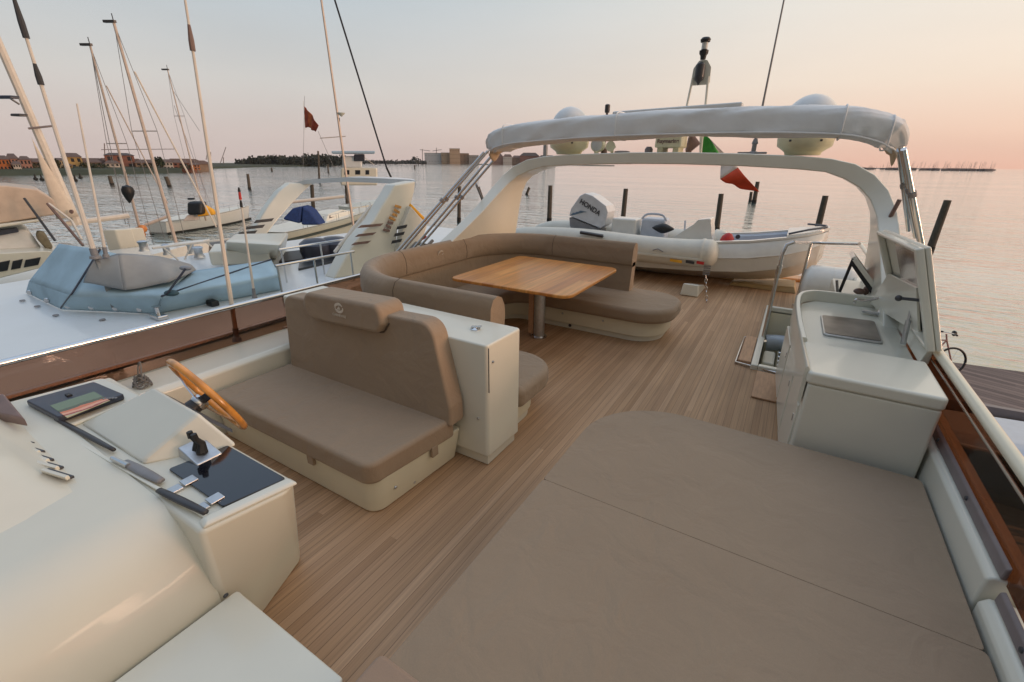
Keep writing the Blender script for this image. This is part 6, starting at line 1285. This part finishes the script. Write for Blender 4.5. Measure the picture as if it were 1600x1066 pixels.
# skyline blocks
for a in (('long pale blue grey industrial building on the far skyline', 664, 692, 239.5, 256, 1500, 'blue', RG, True, (6, 2)), ('tan low block beside the pale industrial building', 690, 703, 239, 256, 1495, 'tan', RG, True, (3, 2)), ('tall tan apartment block highest on the far skyline', 703, 719, 232.5, 256, 1480, 'tan', RG, True, (4, 4)),
          ('brown stepped block right of the tall apartment block', 719, 733, 240, 256, 1510, 'brown', RG, True, (3, 2)), ('grey block left of the sunshade tubes on the skyline', 733, 748, 243, 256, 1500, 'grey', RG, True, (4, 2)), ('pinkish terrace just right of the sunshade tubes', 768, 786, 240, 257, 1480, 'pink', RT, False, (5, 2)), ('white low house cluster under the canvas', 786, 800, 241, 257, 1470, 'white', RT, False, (4, 2)),
          ('long brown roofed church like hall under the canvas', 812, 842, 238.5, 257, 1490, 'brick', RD, False, (6, 1)), ('brown low houses left of the bell tower', 800, 814, 243, 257, 1500, 'brown', RT, False, (3, 1)), ('grey low sheds right of the long brown hall', 840, 868, 242.5, 257, 1510, 'grey', RD, False, (4, 1))):
    house(a[0], a[1], a[2], a[3], a[4], a[5], PC[a[6]], a[7], .25, 40, a[9], a[8], 'building', 'buildings on the far skyline', 'building')
q = P(851.5, 257, D=1480); t = thing('bell_tower', 'slim grey bell tower seen between canvas and arch', 'tower', (q.x, q.y, WATER)); s_ = 5.0; zt = P(851, 227, D=1480).z; zt2 = P(851, 221, D=1480).z
b = MB(); b.box(q.x-s_, q.x+s_, q.y-s_, q.y+s_, WATER, zt); b.build('shaft', PC['grey'], t)
b = MB(); b.loft([[(q.x-s_*f, q.y-s_*f, z), (q.x+s_*f, q.y-s_*f, z), (q.x+s_*f, q.y+s_*f, z), (q.x-s_*f, q.y+s_*f, z)] for f, z in ((.8, zt+.1), (.75, zt+6), (.1, zt2))]); b.build('spire', PC['grey'], t)
def crane(label, x, yb, yt, jx0, jx1, jy, D):
    A, T = P(x, yb, D=D), P(x, yt, D=D); t = thing('crane', label, 'crane', tuple(A), 'harbour cranes on the skyline'); s_ = D/700*.45
    b = MB(); b.tube([Vector((A.x, A.y, WATER)), T], s_, 6); b.build('tower', M['lilac'], t)
    b = MB(); b.tube([P(jx0, jy[0], D=D), P(jx1, jy[1], D=D)], s_*.8, 6); b.build('jib', M['lilac'], t); return t
crane('tower crane with long thin jib above the brick block', 163, 262, 224, 158, 275, (234, 233), 320)
crane('crane with raised jib left of the white aerial', 329, 258, 238, 322, 326, (250, 228), 620)
crane('crane with raised jib right of the white aerial', 349, 258, 246, 344, 353, (256, 230), 640)
crane('left tower crane behind the pale industrial building', 660, 255, 233, 656, 672, (234, 236), 1600)
crane('right tower crane behind the pale industrial building', 682, 255, 231, 676, 690, (236, 234), 1600)
# far marina at right: hulls and masts, too many to count
b = MB(); rn = random.Random(11)
for i in range(150):
    px = 1338+rn.random()**.9*215; D = rn.uniform(1380, 1480); q = P(px, 264, D=D); hh = rn.uniform(6, 20)*(1 if px > 1375 else .6)
    b.tube([(q.x, q.y, WATER), (q.x+rn.uniform(-.4, .4), q.y, WATER+hh)], .13, 4)
    if i % 2 == 0: b.obox((q.x, q.y, WATER+2.5), rt*rn.uniform(4, 9), (0, 3, 0), (0, 0, rn.uniform(1.5, 3)))
kind(b.build('far_marina', mat('far_marina_grey', (.16, .14, .15), .8, var=.4, scale=.05)), 'stuff')
q = P(1540, 262.5, z=WATER+.1); 
q = P(1436, 267.5, z=WATER); b = MB(); b.lathe([(.3, -.3), (.8, .2), (.6, .9), (.2, 1.6)], q, seg=10); tag(b.build('buoy', M['tar'], loc=q), 'single tiny dark buoy in front of the far right marina', 'buoy')

# ------------------------------------------------------------------ quay on the right
py0, py1 = 12.85, 15.5
pr_ = thing('pier', 'old grey timber pier running out to the right of the yacht', 'pier', (8, 14, -2.8))
b = MB(); b.hexa([(2.0, 12.6, -2.95), (16, 13.6, -2.95), (16, 16.9, -2.95), (2.0, 15.1, -2.95), (2.0, 12.6, -2.8), (16, 13.6, -2.8), (16, 16.9, -2.8), (2.0, 15.1, -2.8)], .01); b.build('boards', M['pier'], pr_)
b = MB(); b.hexa([(2.0, 12.45, -3.0), (16, 13.45, -3.0), (16, 13.59, -3.0), (2.0, 12.59, -3.0), (2.0, 12.45, -2.78), (16, 13.45, -2.78), (16, 13.59, -2.78), (2.0, 12.59, -2.78)], .01); b.build('edge_beam', M['lilac'], pr_)
b = MB(); b.hexa([(2.0, 12.7, -4.2), (16, 13.7, -4.2), (16, 13.8, -4.2), (2.0, 12.8, -4.2), (2.0, 12.7, -2.96), (16, 13.7, -2.96), (16, 13.8, -2.96), (2.0, 12.8, -2.96)]); b.build('pier_side_shade', M['tar'], pr_)  # near-black sheet; the pier's shadowed side is put into its colour
for i in range(6):
    x = 2.6+i*2.4; b = MB(); b.tube([(x, 15.0+i*.28, -5), (x, 15.0+i*.28, -2.96)], .14, 10); b.build('support', M['pole'], pr_)
# moored launch below the right screen
A, B = Vector((2.6, 11.6)), Vector((8.5, 11.9))
t = thing('launch', 'pale blue and dark navy launch moored below the right screen', 'boat', (5.5, 11.7, WATER))
b, dk = hull_mb(A, B, 1.9, .75, 1.0); b.build('hull', M['darkhull'], t, smooth=50)
b = MB(); b.loft([[c+w*.95+Vector((0, 0, .02)), c-w*.95+Vector((0, 0, .02)), c-w*.6+Vector((0, 0, .16)), c+w*.6+Vector((0, 0, .16))] for c, w, _ in dk]); b.build('deck', M['palehull'], t, smooth=50)
b = MB(); b.tube([on(dk, .05+i*.15, -1.0, .04) for i in range(7)], .05, 8); b.build('rubbing_strake', M['steel'], t)
b = MB(); q = on(dk, .45, -.6, .12); b.box(q.x-.5, q.x+.5, q.y-.2, q.y+.2, q.z, q.z+.12, .04); b.build('cushion', M['red'], t)
# bicycle on the pier
bq = P(1482, 584, z=-2.8); R0 = .33
bk = thing('bicycle', 'bicycle with black tyres leaning on the pier behind the rail', 'bicycle', tuple(bq))
ex = Vector((.9, .44, 0)).normalized(); ez_ = Vector((-.1, .12, 1)).normalized()
wc1 = bq+ez_*R0; wc2 = wc1-ex*1.02
for w in (wc1, wc2):
    b = MB(); b.tube([w+(ex*math.cos(2*PI*j/28)+ez_*math.sin(2*PI*j/28))*R0 for j in range(29)], .026, 8); wo = b.build('wheel', M['black'], bk, smooth=180)
    b = MB()
    for j in range(10): b.tube([w, w+(ex*math.cos(2*PI*j/10)+ez_*math.sin(2*PI*j/10))*R0*.95], .003, 4)
    b.build('spokes', M['steel'], bk).parent = wo
hd_ = wc1-ex*.20+ez_*.52; st_ = wc2+ex*.30+ez_*.52; bb_ = wc2+ex*.42-ez_*.05
b = MB()
for p, q in ((hd_, st_), (hd_, bb_), (st_, bb_), (st_, wc2), (bb_, wc2), (hd_, wc1), (hd_, hd_+ez_*.16-ex*.04)): b.tube([p, q], .018, 8)
b.build('frame', mat('pinkish_bike_paint', (.40, .20, .17), .35, coat=.4), bk)
b = MB(); hb = hd_+ez_*.18-ex*.02; sd_ = ex.cross(ez_); b.tube([hb-sd_*.27+ex*.0, hb-sd_*.1+ex*.08, hb+sd_*.1+ex*.08, hb+sd_*.27], .012, 8); b.build('handlebar', M['steel'], bk)
for s in (-1, 1): b = MB(); b.tube([hb+sd_*.17*s+ex*.04, hb+sd_*.30*s-ex*.02], .022, 8); b.build('grip', M['black'], bk)
b = MB(); b.lathe([(.02, 0), (.07, .03), (.06, .06)], hb+ex*.12, ex, 12); b.build('lamp', M['black'], bk)
b = MB(); q = st_+ez_*.14; b.tube([st_, q], .013, 8); b.obox(q, ex*.13, sd_*.06, ez_*.025, .02); b.build('saddle', M['black'], bk)
b = MB(); b.lathe([(.08, -.01), (.08, .01)], bb_, sd_, 14); b.tube([bb_+sd_*.03, bb_+sd_*.05+ez_*-.16], .01, 6); b.build('crank', M['steel'], bk)
# ------------------------------------------------------------------ dusk haze over the lagoon
hz_ = N('haze_air'); hz_.t.nodes.remove(hz_.b); pv = hz_.n('ShaderNodeVolumePrincipled'); pv.inputs['Color'].default_value = (.86, .80, .78, 1); pv.inputs['Density'].default_value = .00006; pv.inputs['Anisotropy'].default_value = .2
hz_.l(pv.outputs[0], hz_.t.nodes['Material Output'].inputs['Volume'])
b = MB(); b.box(-2600, 900, -900, 2700, WATER-2, 90); kind(b.build('haze', hz_.m), 'stuff')
